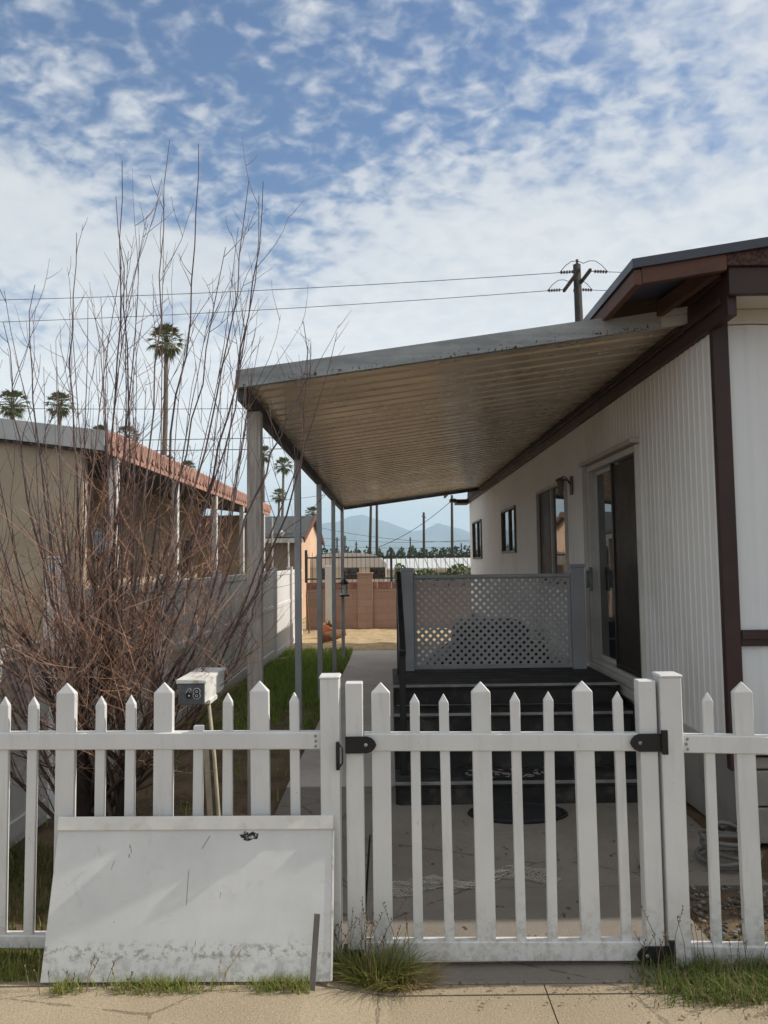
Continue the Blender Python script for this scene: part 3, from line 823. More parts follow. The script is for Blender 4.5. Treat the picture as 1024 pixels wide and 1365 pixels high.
q = MB(); q.box(AXL-.012, AXL+.042, AY0+.052, AY1, AZL-.085, AZL+.062, .004); q.build('side_beam', 'beam_dark', aw)
q = MB(); q.beam((AXL+.045, AY1-.02, az(AXL+.045)-.02), (AXR, AY1-.02, az(AXR)-.02), .05, .085, .004); q.build('end_beam', 'beam_dark', aw)
q = MB(); q.box(AXR-.035, AXR-.003, AY0+.052, AY1-.05, az(AXR)-.04, az(AXR)-.004, .003); q.build('ledger', 'dark_wood', aw)
PX = -.868
w0 = at(340, 560, 4.98)
q = MB(); q.box(w0.x-.046, w0.x+.046, 4.93, 5.02, -.02, AZL-.087, .006); q.build('wooden_post', 'weathered_wood', aw)
q = MB(); q.tube([(w0.x+.062, 4.92, .52), (w0.x+.062, 4.92, .60)], .012, 8); q.build('hook', 'black', aw, True)
for py in (7.35, 9.66, 12.2, 14.6):
    q = MB(); q.box(PX-.031, PX+.031, py-.031, py+.031, gz(py)-.02, AZL-.087, .004); o = q.build('post', 'post_steel', aw)
    q = MB(); q.box(PX-.05, PX+.05, py-.05, py+.05, gz(py)-.01, gz(py)+.008, .002); q.build('base_plate', 'post_steel', o)

# hanging lantern on the last post
ln = thing('lantern', (PX+.10, 14.55, 1.05), 'small black lantern hanging from the farthest awning post', 'lantern')
lc = at(459, 783, 14.5); ln.location = (lc.x, 14.5, lc.z-.15)
q = MB(); q.tube([(PX+.03, 14.56, lc.z+.30), (lc.x, 14.5, lc.z+.33), (lc.x+.01, 14.5, lc.z+.27), (lc.x, 14.5, lc.z+.14)], .008, 6); q.build('hook', 'black', ln, True)
q = MB(); q.lathe([(.02, .16), (.09, .09), (.10, .07), (.08, .06)], lc, 8); q.build('lid', 'black', ln)
q = MB(); q.lathe([(.085, -.14), (.085, -.11), (.06, -.105), (.055, .055)], lc, 8); q.build('glass', 'post_white', ln)
q = MB(); q.lathe([(.10, -.17), (.10, -.142), (.08, -.141)], lc, 8)
for k in range(4): q.tube([(lc.x+.07*cos(k*pi/2+.8), lc.y+.07*sin(k*pi/2+.8), lc.z-.14), (lc.x+.07*cos(k*pi/2+.8), lc.y+.07*sin(k*pi/2+.8), lc.z+.06)], .007, 5)
q.build('frame', 'black', ln)

# ------------------------------------------------------------------ porch: three steps, landing, lattice railing, handrail
ph = thing('porch', (.9, 5.05, 0), 'black wooden porch steps with grey lattice railing at the sliding door', 'porch')
SX0, SX1, SY, RISE, RUN = .03, 1.78, 5.06, .16, .30
for k in range(3):
    z = RISE*(k+1); y = SY+RUN*k
    q = MB(); q.box(SX0, SX1, y-.02, y+RUN-.001 if k < 3 else y+RUN, z-.035, z, .004); tr = q.build('tread', 'black_wood', ph)
    q = MB(); q.box(SX0, SX1, y-.028, y-.0205, z-.017, z+.003, .001); q.build('nosing', 'step_edge', tr)
    q = MB(); q.box(SX0+.02, SX1-.02, y+.005, y+.03, z-RISE+.003, z-.037); q.build('riser', 'black_wood', ph)
DZ = RISE*4; DY0, DY1 = SY+RUN*3, 6.86
q = MB()
for i in range(6):
    a = DY0-.02+(DY1-DY0+.02)*i/6; b = DY0-.02+(DY1-DY0+.02)*(i+1)/6
    q.box(SX0, HX-.115, a+.003, b-.003, DZ-.035, DZ, .003)
dk = q.build('deck', 'black_wood', ph)
q = MB(); q.box(SX0, HX-.115, DY0-.028, DY0-.0205, DZ-.017, DZ+.003, .001); q.build('nosing', 'step_edge', dk)
q = MB(); q.box(SX0+.02, SX1-.02, DY0+.005, DY0+.03, DZ-RISE+.003, DZ-.037); q.build('riser', 'black_wood', ph)
for xx in (SX0+.004, SX1-.024):
    q = MB(); q.prism([(xx, SY+.02, -.02), (xx, SY+.02, RISE-.037), (xx, SY+RUN+.02, RISE-.037), (xx, SY+RUN+.02, 2*RISE-.037), (xx, SY+2*RUN+.02, 2*RISE-.037), (xx, SY+2*RUN+.02, 3*RISE-.037), (xx, DY0+.02, 3*RISE-.037), (xx, DY0+.02, DZ-.037), (xx, DY1, DZ-.037), (xx, DY1, -.06)], (.02, 0, 0))
    q.build('stringer', 'black_wood', ph)
LY = 6.72
lx0, lx1 = at(552, 830, LY).x, at(761, 830, LY).x
lz1 = at(655, 765.5, LY).z; lz0 = DZ+.012
pw = .11
for x0, x1, tp in ((lx0-.112, lx0-.002, 757), (lx1+.002, lx1+.118, 752)):
    zt_ = at((550 if x0 < 1 else 770), tp, LY).z
    q = MB(); q.box(x0, x1, LY-.055, LY+.055, DZ+.001, zt_-.03, .004); o = q.build('railing_post', 'rail_grey', ph)
    q = MB(); q.box(x0-.006, x1+.006, LY-.061, LY+.061, zt_-.03, zt_, .006); q.build('post_cap', 'rail_grey', o)
q = MB(); q.box(lx0, lx1, LY-.03, LY+.03, lz1-.03, lz1, .004); q.box(lx0, lx1, LY-.02, LY+.02, lz0, lz0+.035, .003)
q.box(lx0, lx0+.022, LY-.018, LY+.018, lz0+.036, lz1-.031, .002); q.box(lx1-.022, lx1, LY-.018, LY+.018, lz0+.036, lz1-.031, .002)
q.build('railing_frame', 'rail_grey', ph)
q = MB(); pit = .0685; sw_ = .0245
xa, xb, za, zb_ = lx0+.010, lx1-.010, lz0+.015, lz1-.012
wd, ht = xb-xa, zb_-za
for sgn, yo in ((1, -.0055), (-1, .0005)):
    c0 = -ht
    while c0 < wd:
        # line x = xa+c0+t , z = t  clipped to the panel
        t0, t1 = max(0, -c0), min(ht, wd-c0)
        if t1-t0 > .03:
            p0 = Vector((xa+c0+t0, 0, za+t0)); p1 = Vector((xa+c0+t1, 0, za+t1))
            if sgn < 0: p0.x = xa+xb-p0.x; p1.x = xa+xb-p1.x
            d = (p1-p0).normalized(); nrm = Vector((-d.z, 0, d.x))*sw_/2
            q.prism([(v.x, LY+yo, v.z) for v in (p0-nrm, p0+nrm, p1+nrm, p1-nrm)], (0, .005, 0))
        c0 += pit
q.build('lattice', 'lattice_grey', ph)
hx = at(534, 850, 5.9).x
q = MB()
q.box(hx-.022, hx+.022, 6.50, 6.54, DZ+.001, 1.46, .004); q.box(hx-.022, hx+.022, 5.20, 5.24, RISE+.001, 1.02, .004)
q.beam((hx, 6.62, 1.485), (hx, 5.10, .985), .046, .045, .006); q.beam((hx, 6.5, 1.02), (hx, 5.24, .58), .03, .03, .004)
q.build('handrail', 'black', ph)

# mats
q = MB(); y0, y1 = SY+.035, SY+.245
x0, x1 = at(617, 1013, SY+.15).x, at(727, 1013, SY+.15).x
q.box(x0, x1, y0, y1, RISE+.001, RISE+.007, .002)
dmt = thing('doormat', ((x0+x1)/2, (y0+y1)/2, RISE), 'small patterned grey doormat on the lowest porch step', 'doormat')
q.build('backing', 'mat_dark', dmt)
q = MB()
for k in range(46):
    c = Vector((U(x0+.02, x1-.02), U(y0+.015, y1-.015), RISE+.0075)); a = U(0, 2*pi); l = U(.016, .03)
    d = Vector((cos(a), sin(a), 0))*l; s = Vector((-sin(a), cos(a), 0))*l*.38
    q.prism([c-d, c-d*.2-s, c+d, c-d*.2+s], (0, 0, .003))
q.build('leaf_pattern', 'block_grey', dmt)
c = atZ(690, 1086, 0); q = MB()
q.bm.verts.ensure_lookup_table()
ring = []
for k in range(40):
    a = 2*pi*k/40; ring.append((c.x+.31*cos(a)*(1+.02*R()), c.y+.26*sin(a)*.75, .007))
q.prism(ring, (0, 0, .010)); bmesh.ops.bevel(q.bm, geom=q.bm.edges[:], offset=.002, segments=1, affect='EDGES')
rim = [Vector((x, y, .017)) for x, y, z in ring]
mt = thing('floor_mat', (c.x, c.y, .007), 'oval black mat on the concrete before the porch steps', 'mat')
q.build('mat', 'mat_dark', mt)
q = MB(); q.tube([Vector((c.x+(p.x-c.x)*.9, c.y+(p.y-c.y)*.9, .018)) for p in rim+rim[:1]], .006, 6, False); q.build('rim', 'black', mt, True)
# crumpled plastic netting on the driveway
q = MB(); NX, NYn = 64, 9; P_ = []
for i in range(NX+1):
    t = i/NX; px = 505+(742-505)*t
    py = 1178+16*sin(t*3.4+.2)*(1-t)+(-12*t)+5*sin(t*15)
    c = atZ(px, py); row = []
    for j in range(NYn+1):
        f = j/NYn-.5
        row.append(Vector((c.x+.012*sin(j*1.7+i*.6), c.y+f*(.13+.05*sin(t*9))+.006*sin(i*.9+j), .012+.006*abs(sin(i*.8+j*.9)))))
    P_.append(row)
for i in range(NX):
    for j in range(NYn):
        for a, b in ((P_[i][j], P_[i+1][j+1]), (P_[i+1][j], P_[i][j+1])):
            if R() < .93: q.tube([a, b], .0011, 3, False)
tag(q.build('netting', 'net_white', None, loc=atZ(620, 1178)), 'crumpled strip of pale plastic netting lying on the driveway behind the gate', 'netting')
# hose coil by the house corner
hc = at(968, 1168, 4.0); hc.z = 0
q = MB(); pts = []
for k in range(150):
    a = k*.21; r = .12+.03*sin(k*.13)+.012*sin(k*.71)
    pts.append((hc.x+.04+r*cos(a), hc.y+.05+r*sin(a), .03+.0011*k+.012*sin(k*.31)))
q.tube(pts, .012, 8); tag(q.build('garden_hose', 'hose_grey', None, True, loc=hc), 'coiled grey garden hose on the ground at the house corner', 'hose')

# dark covered furniture beyond the lattice
c0 = at(655, 860, 9.5)
cv = thing('covered_grill', (c0.x, 9.5, gz(9.5)), 'bulky dark covered heap seen through the lattice railing', 'grill')
fx0, fx1 = at(570, 860, 9.5).x, at(745, 860, 9.5).x; ux0, ux1 = at(607, 840, 9.5).x, at(700, 840, 9.5).x
zt1, zt2 = at(655, 862, 9.5).z, at(655, 828, 9.5).z
q = MB()
q.prism([(fx0, 9.15, gz(9.5)), (fx1, 9.15, gz(9.5)), (fx1, 9.15, zt1-.05), (fx1-.08, 9.15, zt1), (ux1, 9.15, zt1+.05), (ux1, 9.15, zt2-.03), (ux1-.06, 9.15, zt2), (ux0+.06, 9.15, zt2), (ux0, 9.15, zt2-.03), (ux0, 9.15, zt1+.03), (fx0+.1, 9.15, zt1-.12), (fx0, 9.15, zt1-.22)], (0, .8, 0))
bmesh.ops.bevel(q.bm, geom=q.bm.edges[:], offset=.02, segments=2, affect='EDGES')
q.build('cover', 'tarp_dark', cv)
q = MB(); q.tube([(ux0+.1, 9.13, zt1+.1), (ux0+.1, 9.10, zt1+.12), (ux1-.1, 9.10, zt1+.12), (ux1-.1, 9.13, zt1+.1)], .012, 6); q.build('handle', 'step_edge', cv, True)

# ------------------------------------------------------------------ white vinyl boundary fence on the left
WX = -2.2
wf = thing('vinyl_fence', (WX, 3.2, 0), 'tall white vinyl boundary fence running back on the left', 'fence')
def vposts(): pass
secs = [(2.9, 4.93, 1.13)]
yv = 5.05
while yv < 19.2:
    secs.append((yv, min(yv+2.3, 19.4), 1.43-.0*yv)); yv += 2.4
for i, (y0, y1, zt_) in enumerate(secs):
    q = MB(); n = int((y1-y0)/.152)
    for k in range(n):
        a = y0+.06+(y1-y0-.06)*k/n; b = y0+.06+(y1-y0-.06)*(k+1)/n
        q.box(WX-.012, WX+.012, a+.002, b-.002, gz(y0)-.02, zt_-.09, .004)
    q.build('panel', 'fence_vinyl_far', wf)
    q = MB(); q.box(WX-.026, WX+.026, y0+.06, y1, zt_-.088, zt_, .005); q.box(WX-.026, WX+.026, y0+.06, y1, .70, .78, .005) if i else None
    q.box(WX-.026, WX+.026, y0+.06, y1, gz(y0)+.03, gz(y0)+.13, .005)
    q.build('rail', 'fence_vinyl_far', wf)
    tall = 1.64 if i == 1 else zt_+.05
    q = MB(); q.box(WX-.062, WX+.062, y0-.064, y0+.058, gz(y0)-.03, tall, .006); o = q.build('post', 'fence_vinyl_far', wf)
    q = MB(); q.box(WX-.07, WX+.07, y0-.072, y0+.066, tall, tall+.02, .006); q.build('post_cap', 'fence_vinyl_far', o)
# plank and clay pot standing near its far end
a = atX(409, 792, WX+.06)
q = MB(); q.beam((WX+.12, a.y, gz(a.y)-.02), (WX+.05, a.y+.02, a.z), .10, .03, .003, Vector((1, 0, 0)))
tag(q.build('plank', 'brown_plank', None, loc=(WX+.12, a.y, gz(a.y))), 'narrow brown plank leaning on the white vinyl fence', 'plank')
c = at(434, 826, 18.6)
pot = thing('flower_pot', (c.x, 18.6, gz(18)), 'reddish clay pot tipped beside the block wall corner', 'pot')
q = MB(); q.lathe([(.10, 0), (.17, .26), (.19, .26), (.19, .32), (.16, .32), (.14, .27)], (c.x, 18.6, gz(18)), 14)
bmesh.ops.rotate(q.bm, cent=(c.x, 18.6, gz(18)+.1), matrix=Matrix.Rotation(.5, 3, 'Y'), verts=q.bm.verts); q.build('pot', 'clay', pot, True)
q = MB()
for k in range(26): q.blade((c.x+.1+U(-.1, .1), 18.6+U(-.1, .1), gz(18)+.25), U(.1, .25), .05, U(0, 6.28), U(.1, .9), U(0, .6))
q.build('dry_leaves', 'leaf_litter', pot)
q = MB(); c = at(443, 836, 17.6)
q.tube([(c.x-.25, 17.5, gz(18)+.10), (c.x-.05, 17.6, gz(18)+.14), (c.x+.28, 17.75, gz(18)+.22)], [.10, .12, .09], 9)
tag(q.build('log', 'brown_plank', None, True, loc=(c.x, 17.6, gz(18))), 'rough brown log lying on the dirt near the clay pot', 'log')
c = at(439, 800, 20.6)
q = MB(); q.box(c.x-.10, c.x+.10, 20.5, 20.7, gz(20)-.05, at(439, 754, 20.6).z, .01)
tag(q.build('white_post', 'post_white', None, loc=(c.x, 20.6, gz(20))), 'square white post standing before the pink block wall', 'post')

# ------------------------------------------------------------------ block wall and iron fence at the back
BY = 21.3
bw = thing('block_wall', (0, BY, gz(20)), 'pink concrete block wall across the back of the yard', 'wall')
zt_ = at(560, 775, BY).z; zr = at(560, 784, BY).z
xw0, xw1 = -2.3, 12.0
q = MB(); q.box(xw0, xw1, BY, BY+.2, gz(20)-.1, zr); q.build('wall_body', 'block_pink', bw)
q = MB()
k = xw0
while k < xw1: q.box(k+.01, min(k+.39, xw1), BY-.006, BY+.206, zr+.004, zt_, .01); k += .4
q.build('top_course', 'block_red', bw)
for px in (487, 820):
    c = at(px, 800, BY); z2 = at(px, 766, BY).z
    q = MB(); q.box(c.x-.21, c.x+.21, BY-.09, BY-.002, gz(20)-.1, z2, .008); o = q.build('pilaster', 'block_pink', bw)
    q = MB(); q.box(c.x-.23, c.x+.23, BY-.11, BY+.22, z2+.002, z2+.06, .01); q.build('cap', 'block_pink', o)
fe = thing('iron_fence', (0, BY+.1, zt_), 'black iron bar fence on top of the pink block wall', 'fence')
zi = at(560, 737, BY).z
q = MB()
for k in range(int((xw1-xw0)/.125)):
    x = xw0+.05+k*.125; top = zi+(.05 if k % 2 else .0)
    q.box(x-.006, x+.006, BY+.094, BY+.106, zt_+.001, top)
q.build('bars', 'iron', fe)
q = MB(); q.box(xw0, xw1, BY+.085, BY+.115, zi-.12, zi-.08); q.box(xw0, xw1, BY+.085, BY+.115, zt_+.08, zt_+.12); q.build('rails', 'iron', fe)
for k in range(6):
    x = xw0+.0+2.4*k; q = MB(); q.box(x-.035, x+.035, BY+.065, BY+.135, zt_, zi+.12, .005); q.build('fence_post', 'iron', fe)

# vines growing behind the iron fence
def leaves(q, n, fx, size, flat=False):
    for _ in range(n):
        c = Vector(fx()); a = Vector((U(-1, 1), U(-1, 1), U(-1, 1))).normalized()
        b = a.cross(Vector((U(-1, 1), U(-1, 1), U(-1, 1)))).normalized(); s = size*U(.6, 1.4)
        q.face([c-a*s, c+b*s*.6, c+a*s, c-b*s*.6])
q = MB(); x0, x1 = at(526, 760, BY+.5).x, at(700, 760, BY+.5).x
def fx():
    x = U(x0, x1); top = zt_+.18+.32*(.5+.5*sin(x*5.3)*sin(x*2.1+1))
    return (x, BY+.35+U(-.12, .35), zt_-.5+(top-zt_+.5)*R()**.8)
leaves(q, 3600, fx, .05)
hv = thing('vine_hedge', ((x0+x1)/2, BY+.45, gz(20)), 'leafy vine hedge growing behind the iron fence', 'hedge')
q.build('foliage', 'ivy', hv)
q = MB()
for k in range(16):
    x = x0+(x1-x0)*(k+.5)/16; q.tube([(x, BY+.5, gz(20)), (x+U(-.1, .1), BY+.45, .5), (x+U(-.2, .2), BY+.4, zt_+.2)], [.02, .014, .006], 5)
q.build('vine_stem', 'stem_bark', hv)

# ------------------------------------------------------------------ neighbours
nb = thing('neighbour_house', (-3.6, 8.2, 0), 'tan neighbour house with red tile eave behind the bare shrub', 'house', None)
NX_, NE = -4.7, -3.0
e0 = atX(145, 598, NE); eY0, eZ = e0.y, e0.z
eY1 = 19.4
q = MB(); q.box(-9, NX_, eY0+.25, eY1-.3, -.3, eZ+.15); q.box(NX_, -3.12, eY1-.5, eY1-.35, -.3, eZ-.06); q.build('wall', 'stucco_tan', nb)
q = MB(); q.prism([(-3.32, eY0+.12, -.3), (-9, eY0+.12, -.3), (-9, eY0+.12, eZ+.135*5.9-.07), (-3.32, eY0+.12, eZ-.01)], (0, .12, 0)); q.build('gable_wall', 'stucco_tan', nb)
q = MB()
zl = eZ+.135*6
q.prism([(NE-.05, eY0, eZ-.02), (-9.2, eY0, zl-.02), (-9.2, eY0, zl+.20), (NE-.05, eY0, eZ+.20)], (0, .03, 0)); q.build('front_fascia', 'roof_grey', nb)
q = MB(); q.prism([(NE-.05, eY0+.032, eZ-.05), (-9.2, eY0+.032, zl-.05), (-9.2, eY0+.032, zl+.17), (NE-.05, eY0+.032, eZ+.17)], (0, eY1-eY0, 0)); q.build('roof', 'shingle_dark', nb)
q = MB()
y = eY0+.02
while y < eY1:     # barrel tiles along the eave
    q.tube([(NE-.5, y+.1, eZ+.19), (NE+.03, y+.1, eZ+.10)], [.085, .10], 8)
    y += .205
q.box(NE-.03, NE+.0, eY0, eY1, eZ-.06, eZ+.06, .004)
q.build('tile_eave', 'tile_red', nb)
for yy_ in (8.45, 10.9, 13.4, 15.9, 18.6):
    q = MB(); q.box(NE-.10, NE-.01, yy_-.045, yy_+.045, -.3, eZ-.062, .004); q.build('post', 'post_white', nb)
for y0 in (12.0, 17.0):
    q = MB(); q.box(NX_-.01, NX_+.04, y0, y0+.06, 1.2, 2.2, .004); q.box(NX_-.01, NX_+.04, y0+1.14, y0+1.2, 1.2, 2.2, .004); q.box(NX_-.01, NX_+.04, y0+.061, y0+1.139, 1.2, 1.26, .004); q.box(NX_-.01, NX_+.04, y0+.061, y0+1.139, 2.14, 2.2, .004)
    o = q.build('window', 'trim_cream', nb)
    q = MB(); q.box(NX_+.005, NX_+.015, y0+.06, y0+1.14, 1.26, 2.14); q.build('pane', 'glass', o)

# gabled house beyond
GY = 24.5
gh = thing('gabled_house', (-3.5, GY, gz(20)), 'peach gabled house with dark shingle roof beyond the fence', 'house')
gx1 = at(401, 750, GY).x; gx0 = -8.0
ze = at(380, 718, GY).z
gp_ = atX(414, 688, gx1)      # gable peak, on the sunlit end wall
gY1 = atX(427, 720, gx1).y
gym = (GY+gY1)/2; zp = atX(414, 690, gx1).z
for ya in (GY, gY1-.05):
    q = MB(); q.box(gx0, gx1-.062, ya, ya+.05, gz(20), ze); q.build('wall', 'stucco_peach_shaded', gh)
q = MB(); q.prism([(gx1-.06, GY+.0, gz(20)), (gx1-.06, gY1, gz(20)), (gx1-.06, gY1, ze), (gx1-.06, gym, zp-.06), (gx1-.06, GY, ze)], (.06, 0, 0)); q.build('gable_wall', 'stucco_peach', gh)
q = MB()
for ya, yb in ((GY-.25, gym), (gY1+.25, gym)):
    q.prism([(gx0, ya, ze-.05), (gx0, yb, zp+.0), (gx0, yb, zp+.09), (gx0, ya, ze+.05)], (gx1+.12-gx0, 0, 0))
q.build('roof', 'shingle_dark', gh)
q = MB()
for ya, yb in ((GY-.28, gym), (gY1+.28, gym)):
    q.prism([(gx1+.122, ya, ze-.14), (gx1+.122, yb, zp-.06), (gx1+.122, yb, zp+.12), (gx1+.122, ya, ze+.04)], (.05, 0, 0))
q.build('barge_board', 'fascia_brown', gh)
q = MB(); q.box(gx0, gx1+.1, GY-.30, GY-.262, ze-.14, ze+.0, .004); q.build('gutter', 'roof_pale', gh)
for dx in (-.35, -1.35):
    q = MB(); x = gx1+dx; q.tube([(x, GY-.3, gz(20)), (x, GY-.3, ze-.13)], .03, 6); q.build('downpipe', 'post_white', gh)
q = MB(); q.tube([(gx1-.55, GY-.02, ze-.02), (gx1-.55, GY-.4, ze+.14)], .02, 6)
bmesh.ops.create_uvsphere(q.bm, u_segments=8, v_segments=6, radius=.09, matrix=Matrix.Translation((gx1-.55, GY-.42, ze+.16))); q.build('floodlight', 'post_white', gh)
q = MB(); c = at(363, 720, 20.2)
q.tube([(c.x, 20.2, gz(20)), (c.x, 20.2, at(363, 690, 20.2).z)], .03, 6)
tag(q.build('metal_pole', 'post_steel', None, loc=(c.x, 20.2, gz(20))), 'thin grey metal pole behind the white vinyl fence by the gabled house', 'pole')

# round-roofed trailer and long low building beyond the wall
TY = 27.5
tx0, tx1 = at(405, 750, TY).x, at(516, 750, TY).x; tz0 = gz(20); tz1 = at(460, 737, TY).z; tze = at(460, 752, TY).z
tr = thing('trailer', ((tx0+tx1)/2, TY, tz0), 'pale trailer with rounded white roof beyond the iron fence', 'trailer')
q = MB(); pts = []
for k in range(13):
    t = k/12; x = tx0+(tx1-tx0)*t; pts.append((x, TY, tze+(tz1-tze)*(max(0, 1-(abs(2*t-1))**3))**.6))
q.prism([(tx0, TY, tze-.12)]+pts+[(tx1, TY, tze-.12)], (0, 6, 0)); q.build('roof', 'roof_pale', tr)
q = MB(); q.box(tx0+.05, tx1-.05, TY+.05, TY+5.9, tz0+.3, tze-.122); q.build('body', 'wall_pale', tr)
for k in range(3):
    x = tx0+.5+k*.95; q = MB(); q.box(x, x+.55, TY+.02, TY+.049, 1.0, 1.36, .01); q.build('window', 'glass', tr)
q = MB()
for x in (tx0+.6, tx1-.8): q.tube([(x, TY+.3, tz0+.25), (x, TY+.5, tz0+.25)], .25, 14)
q.build('wheel', 'black', tr)
LYb = 44.0
lx0_, lx1_ = at(512, 750, LYb).x, at(760, 750, LYb).x; lze = at(570, 757, LYb).z; lzp = at(570, 744, LYb).z
lb = thing('long_building', ((lx0_+lx1_)/2, LYb, gz(20)), 'long low building with pale ribbed roof beyond the vine hedge', 'building')
q = MB(); q.prism([(lx0_, LYb-.3, lze-.1), (lx0_, LYb-.3, lze), (lx0_, LYb+4, lzp), (lx0_, LYb+8.3, lze), (lx0_, LYb+8.3, lze-.1)], (lx1_-lx0_, 0, 0))
x = lx0_+.2
while x < lx1_: q.beam((x, LYb-.28, lze+.02), (x, LYb+4, lzp+.02), .05, .05); x += .6
q.build('roof', 'roof_pale', lb)
q = MB(); q.box(lx0_+.1, lx1_-.1, LYb, LYb+8, gz(20)-.2, lze-.101); q.build('wall', 'wall_pale', lb)
for k in range(5):
    x = lx0_+1+k*2.0; q = MB(); q.box(x, x+1.0, LYb-.03, LYb-.002, .1, .9); q.build('window', 'glass', lb)

# far belt of trees and the mountains
q = MB()
def fx2():
    x = U(-60, 130); top = 3.3+.6*(.5+.5*sin(x*.9)*sin(x*.37+2))+.9*sin(x*2.7)
    return (x, U(150, 172), -.3+(top+.3)*R()**.7)
leaves(q, 20000, fx2, .40)
tag(q.build('tree_belt', 'far_tree'), 'dark belt of low trees along the horizon', 'trees', kind='stuff')
def ridge(name, Y0, Y1, prof, seed, rough, nx=150, ny=22):
    rn = random.Random(seed); q = MB()
    xs_ = [p[0] for p in prof]
    def h(px):
        for (a, ha), (b, hb) in zip(prof, prof[1:]):
            if a <= px <= b:
                t = (px-a)/(b-a); t = t*t*(3-2*t); return ha+(hb-ha)*t
        return prof[0][1] if px < xs_[0] else prof[-1][1]
    ph_ = [rn.uniform(0, 6.28) for _ in range(12)]
    rows = []
    for j in range(ny+1):
        t = j/ny; y = Y0+(Y1-Y0)*t; row = []
        for i in range(nx+1):
            px = prof[0][0]+(prof[-1][0]-prof[0][0])*i/nx
            x = (px-516)/1010*Y1
            full = h(px)/1010*Y1
            spur = .5+.5*sin(px*.085+ph_[0]+.6*sin(t*5+px*.03))*cos(px*.19+ph_[1]-t*2.2)
            prof_t = t**1.25
            z = full*(prof_t+(1-t)*t*1.1*(spur-.55)*rough)+full*.05*sin(px*.37+ph_[2]+t*7)*t+full*.035*sin(px*.83+ph_[3]-t*11)*t
            row.append(q.bm.verts.new((x, y, z-1.0 if j else -.6)))
        rows.append(row)
    for j in range(ny):
        for i in range(nx): q.bm.faces.new((rows[j][i], rows[j][i+1], rows[j+1][i+1], rows[j+1][i]))
    return tag(q.build(name, 'mountain'), kind='structure')
ridge('mountains', 5200, 7600, [(-700, 20), (-300, 34), (100, 46), (330, 40), (390, 38), (440, 54), (478, 62), (500, 57), (520, 55), (548, 40), (566, 42), (588, 53), (610, 46), (640, 33), (760, 34), (1000, 44), (1400, 30), (1800, 16)], 4, .9)
ridge('foothills', 4000, 5100, [(-700, 8), (200, 14), (420, 20), (470, 15), (530, 22), (570, 12), (640, 15), (900, 20), (1800, 8)], 9, 1.0, 120, 14)

# ------------------------------------------------------------------ palms
def palm_crown_mesh(seed, n=42):
    rn = random.Random(seed); q = MB()
    for k in range(n):
        el = radians(-62+140*((k+.5)/n)**.85+rn.uniform(-8, 8)); a = k*2.4+rn.uniform(-.3, .3)
        d = Vector((cos(a)*cos(el), sin(a)*cos(el), sin(el)))
        L = rn.uniform(.85, 1.05)*(1 if el > -.4 else .8); base = d*L*.62+Vector((0, 0, .1*cos(el)))
        q.tube([Vector((0, 0, 0)), base], .02, 3, False)
        side = d.cross(Vector((0, 0, 1))); side = side.normalized() if side.length > .1 else Vector((1, 0, 0)); nn = side.cross(d)
        for m in range(9):
            f = radians(-62+124*m/8)
            ld = (d*cos(f)+side*sin(f)).normalized(); l = .58*(1-.3*abs(m-4)/4)*rn.uniform(.8, 1.15)
            mid = base+ld*l*.5; tip = base+ld*l+Vector((0, 0, -.28*l))
            wv = ld.cross(nn).normalized()*.046
            q.face([base, mid-wv, tip, mid+wv])
    bmesh.ops.recalc_face_normals(q.bm, faces=q.bm.faces)
    me = bpy.data.meshes.new('crown'); q.bm.to_mesh(me); q.bm.free(); me.materials.append(MATS['palm_leaf']); return me
crowns = [palm_crown_mesh(s) for s in (1, 2, 3)]
palms = [(222, 457, 58, 1.0, 'tallest fan palm rising behind the bare shrub'),
         (17, 541, 66, 1.0, 'fan palm at the far left edge above the neighbour roof'),
         (80, 541, 72, .95, 'fan palm second from the left edge, above the grey fascia'),
         (134, 581, 88, .9, 'left one of two low palms close together above the red tile eave'),
         (170, 583, 86, .95, 'right one of two low palms close together above the red tile eave'),
         (222, 619, 96, .9, 'distant palm straight below the tallest palm, just over the tiles'),
         (250, 627, 98, .9, 'distant small palm right beside the one below the tallest palm'),
         (351, 607, 104, .95, 'palm half hidden just right of the weathered wooden post'),
         (378, 622, 112, 1.0, 'slim palm between the wooden post and first steel post'),
         (372, 662, 122, .9, 'shorter palm standing under the slim one between the posts'),
         (417, 686, 118, .9, 'small palm over the ridge of the gabled house'),
         (112, 560, 118, .6, 'tiny far palm between the grey fascia and low palms')]
for i, (px, py, Y, s, lb_) in enumerate(palms[:11]):
    c = at(px, py, Y); base = Vector((c.x-U(-.01, .03)*c.z, Y, gz(20)))
    t = thing('palm_tree', base, lb_, 'palm tree', 'fan palms on the skyline')
    q = MB(); q.tube([base-Vector((0, 0, .2)), base+(c-base)*.35+Vector((U(-.15, .15), 0, 0)), base+(c-base)*.7, c], [.30, .22, .19, .17], 8)
    q.build('trunk', 'palm_trunk', t, True)
    cr = bpy.data.objects.new('crown', crowns[i % 3]); COL.objects.link(cr); cr.parent = t
    cr.location = c-base; cr.rotation_euler = (U(-.1, .1), U(-.1, .1), U(0, 6.28)); cr.scale = (s*1.55,)*3

